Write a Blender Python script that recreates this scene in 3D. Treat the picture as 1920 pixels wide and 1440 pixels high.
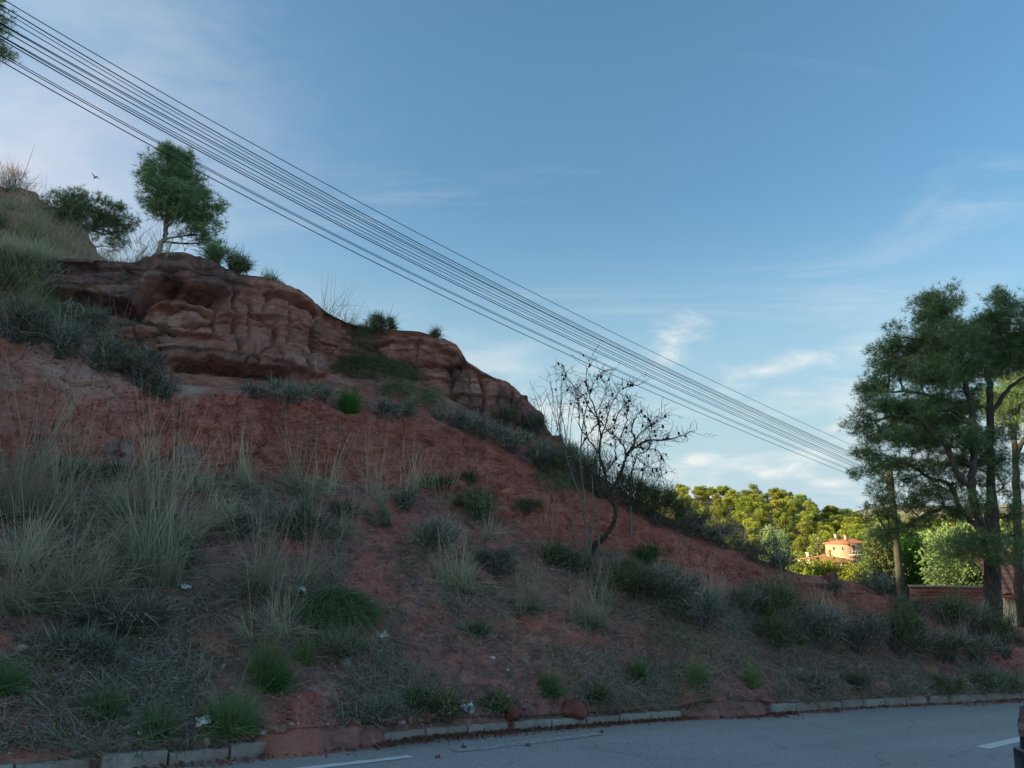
import bpy, math, random
import numpy as np
from mathutils import Vector, Matrix

# ------------------------------------------------------------------ camera, sky, sun, exposure
scene = bpy.context.scene
for o in list(bpy.data.objects): bpy.data.objects.remove(o)
PITCH = math.radians(11.0); CAMZ = 1.7; FPX = 1440.0
cam_d = bpy.data.cameras.new('camera'); cam = bpy.data.objects.new('camera', cam_d)
scene.collection.objects.link(cam); scene.camera = cam
cam.location = (0, 0, CAMZ); cam.rotation_euler = (math.pi/2 + PITCH, 0, 0)
cam_d.sensor_width = 36; cam_d.lens = 27.0; cam_d.clip_end = 9000; cam_d.clip_start = 0.05

SUN_AZ = math.radians(-97); SUN_EL = math.radians(13.5)
world = bpy.data.worlds.new('World'); scene.world = world; world.use_nodes = True
wn = world.node_tree; wn.nodes.clear()
def N(t, typ, **kw):
    n = t.nodes.new(typ)
    for k, v in kw.items():
        if k == 'inp':
            for kk, vv in v.items(): n.inputs[kk].default_value = vv
        else: setattr(n, k, v)
    return n
def L(t, a, b): t.links.new(a, b)
sky = N(wn, 'ShaderNodeTexSky', sky_type='NISHITA', sun_disc=False, sun_elevation=SUN_EL, sun_rotation=SUN_AZ,
        altitude=300, air_density=1.0, dust_density=5.0, ozone_density=5.0)
CLOUDS = [(1262,640,110,60,0.6,.85),(1430,695,170,34,0.16,.75),(1445,888,140,34,0.05,.75),(1300,862,84,24,0.1,.7),(1568,800,56,18,0.2,.9),(1560,908,100,20,0.0,.7),(985,770,130,60,0.2,.7),(40,330,760,520,0.30,.85),(1720,400,230,40,0.72,.10)]
def sky_clouds():
    t = wn
    tc = N(t, 'ShaderNodeTexCoord'); sep = N(t, 'ShaderNodeSeparateXYZ'); L(t, tc.outputs['Generated'], sep.inputs[0])
    def M(op, a, b=None, c=None, clamp=False):
        n = N(t, 'ShaderNodeMath', operation=op, use_clamp=clamp)
        for i, v in enumerate((a, b, c)):
            if v is None: continue
            if isinstance(v, (int, float)): n.inputs[i].default_value = v
            else: L(t, v, n.inputs[i])
        return n.outputs[0]
    z = M('MAXIMUM', sep.outputs['Z'], 0.02)
    zz = M('ADD', z, 0.09)
    u = M('DIVIDE', sep.outputs['X'], zz); v = M('DIVIDE', sep.outputs['Y'], zz)
    comb = N(t, 'ShaderNodeCombineXYZ'); L(t, u, comb.inputs[0]); L(t, v, comb.inputs[1])
    # high thin cirrus drawn out in streaks on a level sheet
    mp = N(t, 'ShaderNodeMapping'); mp.inputs['Rotation'].default_value = (0, 0, math.radians(38)); mp.inputs['Scale'].default_value = (0.5, 1.3, 1)
    L(t, comb.outputs[0], mp.inputs[0])
    n1 = N(t, 'ShaderNodeTexNoise', inp={'Scale': 1.1, 'Detail': 8, 'Roughness': 0.62, 'Distortion': 0.9}); L(t, mp.outputs[0], n1.inputs['Vector'])
    r1 = N(t, 'ShaderNodeMapRange', interpolation_type='SMOOTHSTEP', inp={'From Min': 0.48, 'From Max': 0.85, 'To Max': 0.40}); L(t, n1.outputs[0], r1.inputs[0])
    # low cumulus banks near the horizon
    mp2 = N(t, 'ShaderNodeMapping'); mp2.inputs['Scale'].default_value = (5.0, 5.0, 15.0); mp2.inputs['Location'].default_value = (1.3, 0.2, 0.0)
    L(t, tc.outputs['Generated'], mp2.inputs[0])
    n2 = N(t, 'ShaderNodeTexNoise', inp={'Scale': 1.0, 'Detail': 7, 'Roughness': 0.52, 'Distortion': 0.25}); L(t, mp2.outputs[0], n2.inputs['Vector'])
    r2 = N(t, 'ShaderNodeMapRange', interpolation_type='SMOOTHSTEP', inp={'From Min': 0.47, 'From Max': 0.68, 'To Max': 1.0}); L(t, n2.outputs[0], r2.inputs[0])
    band = N(t, 'ShaderNodeMapRange', interpolation_type='SMOOTHSTEP', inp={'From Min': 0.34, 'From Max': 0.10, 'To Min': 0.0, 'To Max': 0.65}); L(t, sep.outputs['Z'], band.inputs[0])
    c2 = M('MULTIPLY', r2.outputs[0], band.outputs[0])
    # single cloud puffs and streaks: azimuth, tangent of elevation, half sizes, tilt, strength
    azn = M('ARCTAN2', sep.outputs['X'], sep.outputs['Y']); hz = M('SQRT', M('ADD', M('POWER', sep.outputs['X'], 2.0), M('POWER', sep.outputs['Y'], 2.0)))
    el = M('DIVIDE', sep.outputs['Z'], M('MAXIMUM', hz, 0.01))
    mp3 = N(t, 'ShaderNodeMapping'); mp3.inputs['Scale'].default_value = (9.0, 9.0, 22.0); L(t, tc.outputs['Generated'], mp3.inputs[0])
    n3 = N(t, 'ShaderNodeTexNoise', inp={'Scale': 1.3, 'Detail': 8, 'Roughness': 0.6, 'Distortion': 0.5}); L(t, mp3.outputs[0], n3.inputs['Vector'])
    puffs = c2; glow = None
    for x, y, sx, sy, tilt, st in CLOUDS:
        d = ((x-960)/1440.0, math.cos(PITCH)-(720-y)/1440.0*math.sin(PITCH), math.sin(PITCH)+(720-y)/1440.0*math.cos(PITCH))
        a0 = math.atan2(d[0], d[1]); e0 = d[2]/math.hypot(d[0], d[1])
        da = M('SUBTRACT', azn, a0); de = M('SUBTRACT', el, e0); ct, sn = math.cos(tilt), math.sin(tilt)
        p = M('DIVIDE', M('ADD', M('MULTIPLY', da, ct), M('MULTIPLY', de, sn)), sx/1440.0); q = M('DIVIDE', M('SUBTRACT', M('MULTIPLY', de, ct), M('MULTIPLY', da, sn)), sy/1440.0)
        g = M('SUBTRACT', 1.15, M('SQRT', M('ADD', M('POWER', p, 2.0), M('POWER', q, 2.0))))
        g = M('ADD', g, M('MULTIPLY', M('SUBTRACT', n3.outputs[0], 0.5), 2.6 if sx < 240 else 0.5))
        g = N(t, 'ShaderNodeMapRange', interpolation_type='SMOOTHSTEP', inp={'From Min': 0.25, 'From Max': 1.5, 'To Max': st}).inputs[0].node if False else M('MULTIPLY', M('MULTIPLY', M('MINIMUM', M('MAXIMUM', M('SUBTRACT', g, 0.2), 0.0), 1.0), M('MINIMUM', M('MAXIMUM', M('SUBTRACT', g, 0.2), 0.0), 1.0)), st)
        if sx >= 400: glow = g
        else: puffs = M('MAXIMUM', puffs, g)
    dens = M('MAXIMUM', r1.outputs[0], puffs, clamp=True)
    # thin veil that whitens towards the horizon
    veil = N(t, 'ShaderNodeMapRange', interpolation_type='SMOOTHSTEP', inp={'From Min': 0.42, 'From Max': 0.0, 'To Min': 0.0, 'To Max': 0.92}); L(t, sep.outputs['Z'], veil.inputs[0])
    return dens, veil.outputs[0], glow
dens, veil, glow = sky_clouds()
tintn = N(wn, 'ShaderNodeMix', data_type='RGBA', blend_type='MULTIPLY'); tintn.inputs['Factor'].default_value = 1.0; L(wn, sky.outputs[0], tintn.inputs['A']); tintn.inputs['B'].default_value = (0.97, 1.02, 0.81, 1)
mixv = N(wn, 'ShaderNodeMix', data_type='RGBA'); L(wn, veil, mixv.inputs['Factor']); L(wn, tintn.outputs['Result'], mixv.inputs['A']); mixv.inputs['B'].default_value = (1.65, 2.2, 2.45, 1)
mixg = N(wn, 'ShaderNodeMix', data_type='RGBA'); L(wn, glow, mixg.inputs['Factor']); L(wn, mixv.outputs['Result'], mixg.inputs['A']); mixg.inputs['B'].default_value = (2.2, 2.2, 2.5, 1)
mixc = N(wn, 'ShaderNodeMix', data_type='RGBA'); L(wn, dens, mixc.inputs['Factor']); L(wn, mixg.outputs['Result'], mixc.inputs['A']); mixc.inputs['B'].default_value = (2.9, 2.9, 2.75, 1)
bg = N(wn, 'ShaderNodeBackground'); bg.inputs['Strength'].default_value = 0.15
wo = N(wn, 'ShaderNodeOutputWorld'); L(wn, mixc.outputs['Result'], bg.inputs['Color']); L(wn, bg.outputs[0], wo.inputs['Surface'])

sd = bpy.data.lights.new('sun', 'SUN'); sd.energy = 5.0; sd.angle = math.radians(0.5); sd.color = (1.0, 0.80, 0.47)
sun = bpy.data.objects.new('sun', sd); scene.collection.objects.link(sun)
SD = Vector((math.sin(SUN_AZ)*math.cos(SUN_EL), math.cos(SUN_AZ)*math.cos(SUN_EL), math.sin(SUN_EL)))
sun.rotation_euler = SD.to_track_quat('Z', 'Y').to_euler(); sun.location = SD*60
scene.cycles.use_denoising = True; scene.cycles.max_bounces = 5; scene.cycles.diffuse_bounces = 3; scene.cycles.glossy_bounces = 2; scene.cycles.transmission_bounces = 3
scene.view_settings.view_transform = 'Standard'; scene.view_settings.look = 'None'
scene.view_settings.exposure = 1.17; scene.view_settings.gamma = 1.0; scene.view_settings.use_curve_mapping = False

# ------------------------------------------------------------------ helpers
rng = np.random.default_rng(7); random.seed(7)
COL = scene.collection
cp, sp = math.cos(PITCH), math.sin(PITCH)
def pix_dir(x, y):
    u = (np.asarray(x, float)-960)/FPX; v = (720-np.asarray(y, float))/FPX
    return np.stack([u+0*v, cp - v*sp, sp + v*cp], -1)
def pix_at(x, y, r):                      # point on the ray of a pixel at horizontal distance r
    d = pix_dir(x, y); d = d/np.hypot(d[..., 0], d[..., 1])[..., None]
    p = d*np.asarray(r)[..., None]; p[..., 2] += CAMZ; return p
def azel(x, y):
    d = pix_dir(x, y); return np.arctan2(d[..., 0], d[..., 1]), d[..., 2]/np.hypot(d[..., 0], d[..., 1])
def to_pix(P):
    X, Y, Z = P[..., 0], P[..., 1], P[..., 2]-CAMZ
    f = Y*cp + Z*sp; f = np.where(np.abs(f) < 1e-3, 1e-3, f); u = -Y*sp + Z*cp
    return 960+FPX*X/f, 720-FPX*u/f
def ground_z(x, y): return -0.056*x - 0.042*y       # the road's plane, falling away to the right
def road_at(px, py):
    d = pix_dir(px, py); k = -CAMZ/(d[..., 2]+0.056*d[..., 0]+0.042*d[..., 1])
    p = d*k[..., None]; p[..., 2] += CAMZ; return p

def _h(i, j, k, s):
    n = (i*374761393 + j*668265263 + k*2147483647 + s*1274126177) & 0xffffffff
    n = ((n ^ (n >> 13))*1274126177) & 0xffffffff
    return ((n ^ (n >> 16)) & 0xffff)/32767.5 - 1.0
def vnoise(P, s=0):
    P = np.asarray(P, float); I = np.floor(P).astype(np.int64); F = P-I; F = F*F*F*(F*(F*6-15)+10)
    x, y, z = F[..., 0], F[..., 1], F[..., 2]; i, j, k = I[..., 0], I[..., 1], I[..., 2]
    def l(a, b, t): return a+(b-a)*t
    return l(l(l(_h(i, j, k, s), _h(i+1, j, k, s), x), l(_h(i, j+1, k, s), _h(i+1, j+1, k, s), x), y),
             l(l(_h(i, j, k+1, s), _h(i+1, j, k+1, s), x), l(_h(i, j+1, k+1, s), _h(i+1, j+1, k+1, s), x), y), z)
def fbm(P, octs=4, s=0, rough=0.5):
    P = np.asarray(P, float); a = 1.0; o = 0; t = 0
    for k in range(octs):
        o = o+a*vnoise(P*(2.03**k)+17.3*k, s+k); t += a; a *= rough
    return o/t
def sstep(a, b, x):
    t = np.clip((np.asarray(x, float)-a)/(b-a), 0, 1); return t*t*(3-2*t)

def mesh(name, V, F, smooth=False, attrs=None):
    V = np.asarray(V, np.float32).reshape(-1, 3)
    Fs = F if isinstance(F, (list, tuple)) else [F]
    Fs = [np.asarray(f, np.int32) for f in Fs if len(f)]
    m = bpy.data.meshes.new(name)
    m.vertices.add(len(V)); m.vertices.foreach_set('co', V.ravel())
    nl = sum(f.size for f in Fs); npoly = sum(len(f) for f in Fs)
    m.loops.add(nl); m.loops.foreach_set('vertex_index', np.concatenate([f.ravel() for f in Fs]))
    m.polygons.add(npoly)
    st = []; c = 0
    for f in Fs: st.append(c+np.arange(len(f))*f.shape[1]); c += f.size
    m.polygons.foreach_set('loop_start', np.concatenate(st).astype(np.int32))
    if smooth: m.polygons.foreach_set('use_smooth', np.ones(npoly, bool))
    for k, a in (attrs or {}).items():
        at = m.attributes.new(k, 'FLOAT', 'POINT'); at.data.foreach_set('value', np.asarray(a, np.float32).ravel())
    m.update(calc_edges=True)
    return m
def obj(name, m, mat=None, parent=None, loc=None, label=None, cat=None, group=None, kind=None, rot=None, scale=None):
    o = bpy.data.objects.new(name, m); COL.objects.link(o)
    if mat is not None and m is not None and len(m.materials) == 0: m.materials.append(mat)
    if parent is not None: o.parent = parent
    if loc is not None: o.location = tuple(float(c) for c in loc)
    if rot is not None: o.rotation_euler = rot
    if scale is not None: o.scale = scale
    if label: o['label'] = label
    if cat: o['category'] = cat
    if group: o['group'] = group
    if kind: o['kind'] = kind
    return o
def thing(name, loc, label, cat, group=None, rot=None, scale=None):
    return obj(name, None, None, None, loc, label, cat, group, None, rot, scale)
class MB:                                  # gathers shapes of one part
    def __init__(s): s.V = []; s.F3 = []; s.F4 = []; s.n = 0; s.A = {}
    def add(s, V, F3=(), F4=(), **at):
        V = np.asarray(V, float).reshape(-1, 3)
        if len(F3): s.F3.append(np.asarray(F3, int)+s.n)
        if len(F4): s.F4.append(np.asarray(F4, int)+s.n)
        for k, a in at.items(): s.A.setdefault(k, []).append(np.broadcast_to(np.asarray(a, float), (len(V),)))
        s.V.append(V); s.n += len(V); return s
    def box(s, a, b, M=None):
        x0, y0, z0 = a; x1, y1, z1 = b
        V = np.array([(x0,y0,z0),(x1,y0,z0),(x1,y1,z0),(x0,y1,z0),(x0,y0,z1),(x1,y0,z1),(x1,y1,z1),(x0,y1,z1)], float)
        if M is not None: V = np.array([M @ Vector(v) for v in V])
        return s.add(V, F4=[(3,2,1,0),(4,5,6,7),(0,1,5,4),(1,2,6,5),(2,3,7,6),(3,0,4,7)])
    def tube(s, P, R, n=6, cap=True):
        P = np.asarray(P, float); R = np.broadcast_to(np.asarray(R, float), (len(P),))
        T = np.gradient(P, axis=0); T /= np.linalg.norm(T, axis=1)[:, None]+1e-9
        up = np.where(np.abs(T[:, 2:3]) > 0.9, np.array([[1.0, 0, 0]]), np.array([[0, 0, 1.0]]))
        if np.any(np.abs(T[:, 2]) > 0.9) and np.any(np.abs(T[:, 2]) <= 0.9): up = np.tile(np.array([[0.6, 0.8, 0.05]]), (len(P), 1))
        A = np.cross(T, up); A /= np.linalg.norm(A, axis=1)[:, None]+1e-9; B = np.cross(T, A)
        th = np.arange(n)*2*math.pi/n
        V = P[:, None] + R[:, None, None]*(np.cos(th)[None, :, None]*A[:, None]+np.sin(th)[None, :, None]*B[:, None])
        i = np.arange(len(P)-1)[:, None]*n; j = np.arange(n)[None]; k = (j+1) % n
        F = np.stack([i+j, i+k, i+n+k, i+n+j], -1).reshape(-1, 4)
        V = V.reshape(-1, 3); F3 = []
        if cap:
            V = np.vstack([V, P[:1], P[-1:]]); a, b = len(V)-2, len(V)-1; e = (len(P)-1)*n
            F3 = [(a, (q+1) % n, q) for q in range(n)]+[(b, e+q, e+(q+1) % n) for q in range(n)]
        return s.add(V, F3=F3, F4=F)
    def mesh(s, name, smooth=False):
        F = [np.concatenate(f) for f in (s.F3, s.F4) if f]
        return mesh(name, np.concatenate(s.V), F, smooth, {k: np.concatenate(a) for k, a in s.A.items()})
    def obj(s, name, mat, parent=None, smooth=False, **kw): return obj(name, s.mesh(name, smooth), mat, parent, **kw)
def spline(P, n):
    P = np.asarray(P, float)
    if len(P) == 2: t = np.linspace(0, 1, n)[:, None]; return P[0]+(P[1]-P[0])*t
    d = np.concatenate([[0], np.cumsum(np.linalg.norm(np.diff(P, axis=0), axis=1))]); d /= d[-1]
    M_ = np.gradient(P, d, axis=0); t = np.linspace(0, 1, n); k = np.clip(np.searchsorted(d, t, 'right')-1, 0, len(d)-2)
    h = (d[k+1]-d[k])[:, None]; q = ((t-d[k])/(d[k+1]-d[k]))[:, None]
    return (2*q**3-3*q**2+1)*P[k]+(q**3-2*q**2+q)*h*M_[k]+(-2*q**3+3*q**2)*P[k+1]+(q**3-q**2)*h*M_[k+1]
def unit(v): v = np.asarray(v, float); return v/(np.linalg.norm(v, axis=-1, keepdims=True)+1e-9)
def rdir(n, r=rng): return unit(r.normal(size=(n, 3)))

def blades(B, D, Ln, W, droop, segs=3, tint=None, r=rng):
    """thin curved strips: base B, direction D, length, width, droop"""
    n = len(B); Ln = np.broadcast_to(Ln, (n,)); W = np.broadcast_to(W, (n,)); droop = np.broadcast_to(droop, (n,))
    S = unit(np.cross(D, rdir(n, r)))
    hz = D.copy(); hz[:, 2] = 0; hz = unit(hz)
    V = []; T = []
    for k in range(segs+1):
        t = k/segs
        p = B + D*(Ln*t)[:, None] + (hz*0.45-np.array([0, 0, 1.0]))*(Ln*droop*t*t)[:, None]
        if k < segs:
            w = (W*0.5*(1-0.75*t))[:, None]; V += [p-S*w, p+S*w]; T += [t, t]
        else: V += [p]; T += [t]
    nv = 2*segs+1; V = np.stack(V, 1); T = np.broadcast_to(np.array(T), (n, nv))
    b = (np.arange(n)*nv)[:, None]
    F4 = np.concatenate([b+np.array([[2*k, 2*k+1, 2*k+3, 2*k+2]]) for k in range(segs-1)]) if segs > 1 else np.zeros((0, 4), int)
    F3 = b+np.array([[2*segs-2, 2*segs-1, 2*segs]])
    tint = r.random(n) if tint is None else tint
    return V.reshape(-1, 3), F3, F4, T.ravel(), np.repeat(tint, nv)
def leaves(C, size, r=rng, asp=0.45, nrm=None):
    n = len(C); size = np.broadcast_to(size, (n,))[:, None]
    A = rdir(n, r) if nrm is None else unit(nrm+0.5*rdir(n, r)); B = unit(np.cross(A, rdir(n, r)))*asp
    V = np.stack([C-A*size*.5, C+B*size*.5, C+A*size*.5, C-B*size*.5], 1)
    F = (np.arange(n)*4)[:, None]+np.arange(4)[None]
    return V.reshape(-1, 3), F

# ------------------------------------------------------------------ materials
def mat(name, rough=0.85, spec=0.25):
    m = bpy.data.materials.new(name); m.use_nodes = True
    t = m.node_tree; b = t.nodes['Principled BSDF']
    b.inputs['Roughness'].default_value = rough; b.inputs['Specular IOR Level'].default_value = spec
    return m, t, b
def ramp(t, fac, stops, interp='LINEAR'):
    n = N(t, 'ShaderNodeValToRGB'); cr = n.color_ramp; cr.interpolation = interp
    while len(cr.elements) < len(stops): cr.elements.new(0.5)
    for e, (p, c) in zip(cr.elements, stops): e.position = p; e.color = (*c, 1)
    if fac is not None: L(t, fac, n.inputs[0])
    return n.outputs[0]
def tnoise(t, scale, detail=6, rough=0.55, dist=0.0, vec=None, stretch=None, coord='Object'):
    n = N(t, 'ShaderNodeTexNoise', inp={'Scale': scale, 'Detail': detail, 'Roughness': rough, 'Distortion': dist})
    if vec is None:
        tc = N(t, 'ShaderNodeTexCoord'); vec = tc.outputs[coord]
    if stretch:
        mp = N(t, 'ShaderNodeMapping'); mp.inputs['Scale'].default_value = stretch; L(t, vec, mp.inputs[0]); vec = mp.outputs[0]
    L(t, vec, n.inputs['Vector']); return n.outputs[0]
def mixc_(t, f, a, b, mode='MIX'):
    n = N(t, 'ShaderNodeMix', data_type='RGBA', blend_type=mode)
    for s, v in (('Factor', f), ('A', a), ('B', b)):
        if isinstance(v, (int, float)): n.inputs[s].default_value = v
        elif isinstance(v, tuple): n.inputs[s].default_value = (*v, 1)
        else: L(t, v, n.inputs[s])
    return n.outputs['Result']
def mrange(t, v, a, b, c=0.0, d=1.0):
    n = N(t, 'ShaderNodeMapRange', inp={'From Min': a, 'From Max': b, 'To Min': c, 'To Max': d}); L(t, v, n.inputs[0]); return n.outputs[0]
def bump(t, b, h, strength=0.5, dist=0.02, nrm=None):
    n = N(t, 'ShaderNodeBump', inp={'Strength': strength, 'Distance': dist}); L(t, h, n.inputs['Height'])
    if nrm is not None: L(t, nrm, n.inputs['Normal'])
    L(t, n.outputs[0], b.inputs['Normal']); return n.outputs[0]
def attr(t, name): return N(t, 'ShaderNodeAttribute', attribute_name=name).outputs['Fac']

def plant_mat(name, base, tip, alt, transl=0.3, rough=0.75):
    """colour runs from base to tip along a blade; tint shifts whole blades towards alt"""
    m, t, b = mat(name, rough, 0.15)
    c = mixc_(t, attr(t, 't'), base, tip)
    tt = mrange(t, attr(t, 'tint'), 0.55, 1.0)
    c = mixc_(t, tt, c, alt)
    oi = N(t, 'ShaderNodeObjectInfo'); hv = N(t, 'ShaderNodeHueSaturation')
    L(t, c, hv.inputs['Color']); L(t, mrange(t, oi.outputs['Random'], 0, 1, 0.72, 1.28), hv.inputs['Value'])
    h7 = N(t, 'ShaderNodeMath', operation='FRACT'); m7 = N(t, 'ShaderNodeMath', operation='MULTIPLY'); L(t, oi.outputs['Random'], m7.inputs[0]); m7.inputs[1].default_value = 7.31; L(t, m7.outputs[0], h7.inputs[0]); L(t, mrange(t, h7.outputs[0], 0, 1, 0.478, 0.522), hv.inputs['Hue'])
    c = hv.outputs[0]
    L(t, c, b.inputs['Base Color'])
    tr = N(t, 'ShaderNodeBsdfTranslucent'); L(t, c, tr.inputs['Color'])
    mx = N(t, 'ShaderNodeMixShader'); mx.inputs[0].default_value = transl
    L(t, b.outputs[0], mx.inputs[1]); L(t, tr.outputs[0], mx.inputs[2])
    L(t, mx.outputs[0], t.nodes['Material Output'].inputs['Surface'])
    return m
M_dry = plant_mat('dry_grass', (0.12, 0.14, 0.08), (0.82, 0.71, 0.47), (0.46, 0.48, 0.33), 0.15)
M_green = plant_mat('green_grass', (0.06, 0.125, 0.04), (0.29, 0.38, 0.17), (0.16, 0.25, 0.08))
M_greyshrub = plant_mat('grey_shrub', (0.07, 0.088, 0.06), (0.31, 0.36, 0.26), (0.60, 0.53, 0.42), 0.08)  # dark base tone paints in the shade inside the shrubs
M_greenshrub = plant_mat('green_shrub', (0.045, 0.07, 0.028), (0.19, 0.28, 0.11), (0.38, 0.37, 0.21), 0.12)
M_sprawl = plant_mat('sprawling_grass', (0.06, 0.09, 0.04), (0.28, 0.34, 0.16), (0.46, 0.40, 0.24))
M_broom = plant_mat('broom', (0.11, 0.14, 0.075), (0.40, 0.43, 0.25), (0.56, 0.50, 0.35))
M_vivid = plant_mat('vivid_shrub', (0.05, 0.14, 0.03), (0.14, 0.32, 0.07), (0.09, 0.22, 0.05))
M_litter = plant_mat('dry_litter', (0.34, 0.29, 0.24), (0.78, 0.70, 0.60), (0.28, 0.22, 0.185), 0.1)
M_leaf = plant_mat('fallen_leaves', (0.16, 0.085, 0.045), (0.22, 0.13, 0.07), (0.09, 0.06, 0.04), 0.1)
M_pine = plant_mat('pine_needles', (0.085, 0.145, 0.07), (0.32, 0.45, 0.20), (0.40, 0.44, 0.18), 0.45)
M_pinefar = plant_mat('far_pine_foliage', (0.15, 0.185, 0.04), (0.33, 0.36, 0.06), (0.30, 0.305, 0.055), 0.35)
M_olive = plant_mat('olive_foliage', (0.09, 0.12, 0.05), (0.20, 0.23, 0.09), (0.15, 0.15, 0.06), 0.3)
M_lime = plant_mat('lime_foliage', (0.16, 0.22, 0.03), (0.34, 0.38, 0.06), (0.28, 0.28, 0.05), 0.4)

def bark_mat(name, a, b_, scale=14):
    m, t, b = mat(name, 0.9, 0.1)
    n = tnoise(t, scale, 6, 0.6, 0.6, stretch=(1, 1, 0.3))
    L(t, ramp(t, n, [(0.3, a), (0.7, b_)]), b.inputs['Base Color']); bump(t, b, n, 0.8, 0.03); return m
M_bark = bark_mat('pine_bark', (0.035, 0.028, 0.024), (0.13, 0.105, 0.09))
M_barkpale = bark_mat('pale_bark', (0.14, 0.125, 0.11), (0.27, 0.25, 0.22), 30)
M_almond = bark_mat('almond_bark', (0.03, 0.026, 0.023), (0.11, 0.09, 0.078), 30)
M_twig = bark_mat('grey_twig', (0.10, 0.09, 0.08), (0.22, 0.20, 0.18), 30)

def earth_mat():
    m, t, b = mat('red_earth', 0.95, 0.1)
    tc = N(t, 'ShaderNodeTexCoord').outputs['Object']
    big = tnoise(t, 0.9, 5, 0.6, 0.3, tc); mid = tnoise(t, 6, 6, 0.65, 0.4, tc); fine = tnoise(t, 38, 5, 0.7, 0, tc)
    lay = tnoise(t, 3.5, 5, 0.6, 0.3, tc, stretch=(0.35, 0.35, 2.6))
    red = ramp(t, mid, [(0.28, (0.20, 0.058, 0.047)), (0.5, (0.50, 0.172, 0.125)), (0.75, (0.72, 0.35, 0.26))])
    red = mixc_(t, mrange(t, lay, 0.35, 0.7, 0, 0.6), red, (0.36, 0.092, 0.075))
    red = mixc_(t, mrange(t, big, 0.4, 0.7, 0, 0.55), red, (0.58, 0.23, 0.19))
    stre = tnoise(t, 1.5, 6, 0.65, 0.4, tc, stretch=(2.4, 2.4, 0.28)); pat = tnoise(t, 0.45, 4, 0.6, 0.6, tc)
    red = mixc_(t, mrange(t, stre, 0.50, 0.66, 0, 0.65), red, (0.25, 0.10, 0.075))
    red = mixc_(t, mrange(t, pat, 0.48, 0.62, 0, 0.55), red, (0.44, 0.22, 0.14))
    red = mixc_(t, mrange(t, fine, 0.62, 0.75, 0, 0.5), red, (0.58, 0.36, 0.28))
    red = mixc_(t, mrange(t, fine, 0.42, 0.28, 0, 0.7), red, (0.10, 0.04, 0.032))
    lit = ramp(t, mid, [(0.25, (0.085, 0.048, 0.042)), (0.55, (0.33, 0.165, 0.14)), (0.8, (0.58, 0.33, 0.28))])
    lit = mixc_(t, mrange(t, fine, 0.5, 0.7, 0, 0.6), lit, (0.24, 0.21, 0.18))
    jit = N(t, 'ShaderNodeMath', operation='MULTIPLY_ADD'); L(t, mid, jit.inputs[0]); jit.inputs[1].default_value = 1.1; L(t, attr(t, 'bare'), jit.inputs[2])
    f = mrange(t, jit.outputs[0], 0.82, 1.2)
    c = mixc_(t, f, lit, red)
    pale = mixc_(t, mrange(t, big, 0.35, 0.6), c, (0.60, 0.44, 0.38))
    c = mixc_(t, attr(t, 'pale'), c, pale)
    c = mixc_(t, mrange(t, attr(t, 'stain'), 0.25, 0.7, 0, 0.7), c, ramp(t, mid, [(0.3, (0.16, 0.13, 0.125)), (0.7, (0.34, 0.30, 0.29))]))
    L(t, c, b.inputs['Base Color'])
    vor = N(t, 'ShaderNodeTexVoronoi', feature='F1', inp={'Scale': 26.0}); L(t, tc, vor.inputs['Vector'])
    n1 = bump(t, b, mid, 0.7, 0.06); n2 = bump(t, b, vor.outputs['Distance'], 0.5, 0.02, n1); bump(t, b, fine, 0.9, 0.018, n2)
    return m
M_earth = earth_mat()
def rock_mat():
    m, t, b = mat('red_sandstone', 0.92, 0.12)
    tc = N(t, 'ShaderNodeTexCoord').outputs['Object']
    big = tnoise(t, 0.8, 5, 0.6, 0.4, tc); mid = tnoise(t, 4.5, 7, 0.62, 0.5, tc); fine = tnoise(t, 30, 5, 0.7, 0, tc)
    lay = tnoise(t, 2.2, 6, 0.6, 0.3, tc, stretch=(0.3, 0.3, 2.4)); vert = tnoise(t, 3.0, 5, 0.6, 0.2, tc, stretch=(2.2, 2.2, 0.16))
    red = ramp(t, mid, [(0.25, (0.24, 0.095, 0.075)), (0.5, (0.50, 0.225, 0.17)), (0.78, (0.68, 0.39, 0.30))])
    red = mixc_(t, mrange(t, lay, 0.4, 0.7, 0, 0.65), red, (0.21, 0.08, 0.06))
    red = mixc_(t, mrange(t, fine, 0.6, 0.78, 0, 0.5), red, (0.45, 0.3, 0.22))
    red = mixc_(t, mrange(t, fine, 0.42, 0.3, 0, 0.6), red, (0.1, 0.045, 0.035))
    pale = mixc_(t, mrange(t, vert, 0.42, 0.6), red, (0.52, 0.40, 0.29))
    c = mixc_(t, attr(t, 'pale'), red, pale)
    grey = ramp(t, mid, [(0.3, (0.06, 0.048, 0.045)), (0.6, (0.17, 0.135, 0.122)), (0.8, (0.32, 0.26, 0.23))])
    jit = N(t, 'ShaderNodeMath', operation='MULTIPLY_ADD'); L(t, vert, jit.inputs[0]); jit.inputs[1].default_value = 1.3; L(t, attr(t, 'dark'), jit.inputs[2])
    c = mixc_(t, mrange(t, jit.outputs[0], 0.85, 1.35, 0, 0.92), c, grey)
    L(t, c, b.inputs['Base Color'])
    n1 = bump(t, b, mid, 0.8, 0.09); n2 = bump(t, b, lay, 0.5, 0.08, n1); bump(t, b, fine, 0.8, 0.02, n2)
    return m
M_rock = rock_mat()
def simple(name, col, rough=0.7, spec=0.3, var=0.15, scale=12, bmp=0.0, metal=0.0):
    m, t, b = mat(name, rough, spec)
    n = tnoise(t, scale, 5, 0.6)
    lo = tuple(c*(1-var) for c in col); hi = tuple(min(1, c*(1+var)) for c in col)
    L(t, ramp(t, n, [(0.3, lo), (0.7, hi)]), b.inputs['Base Color']); b.inputs['Metallic'].default_value = metal
    if bmp: bump(t, b, n, bmp, 0.02)
    return m
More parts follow.
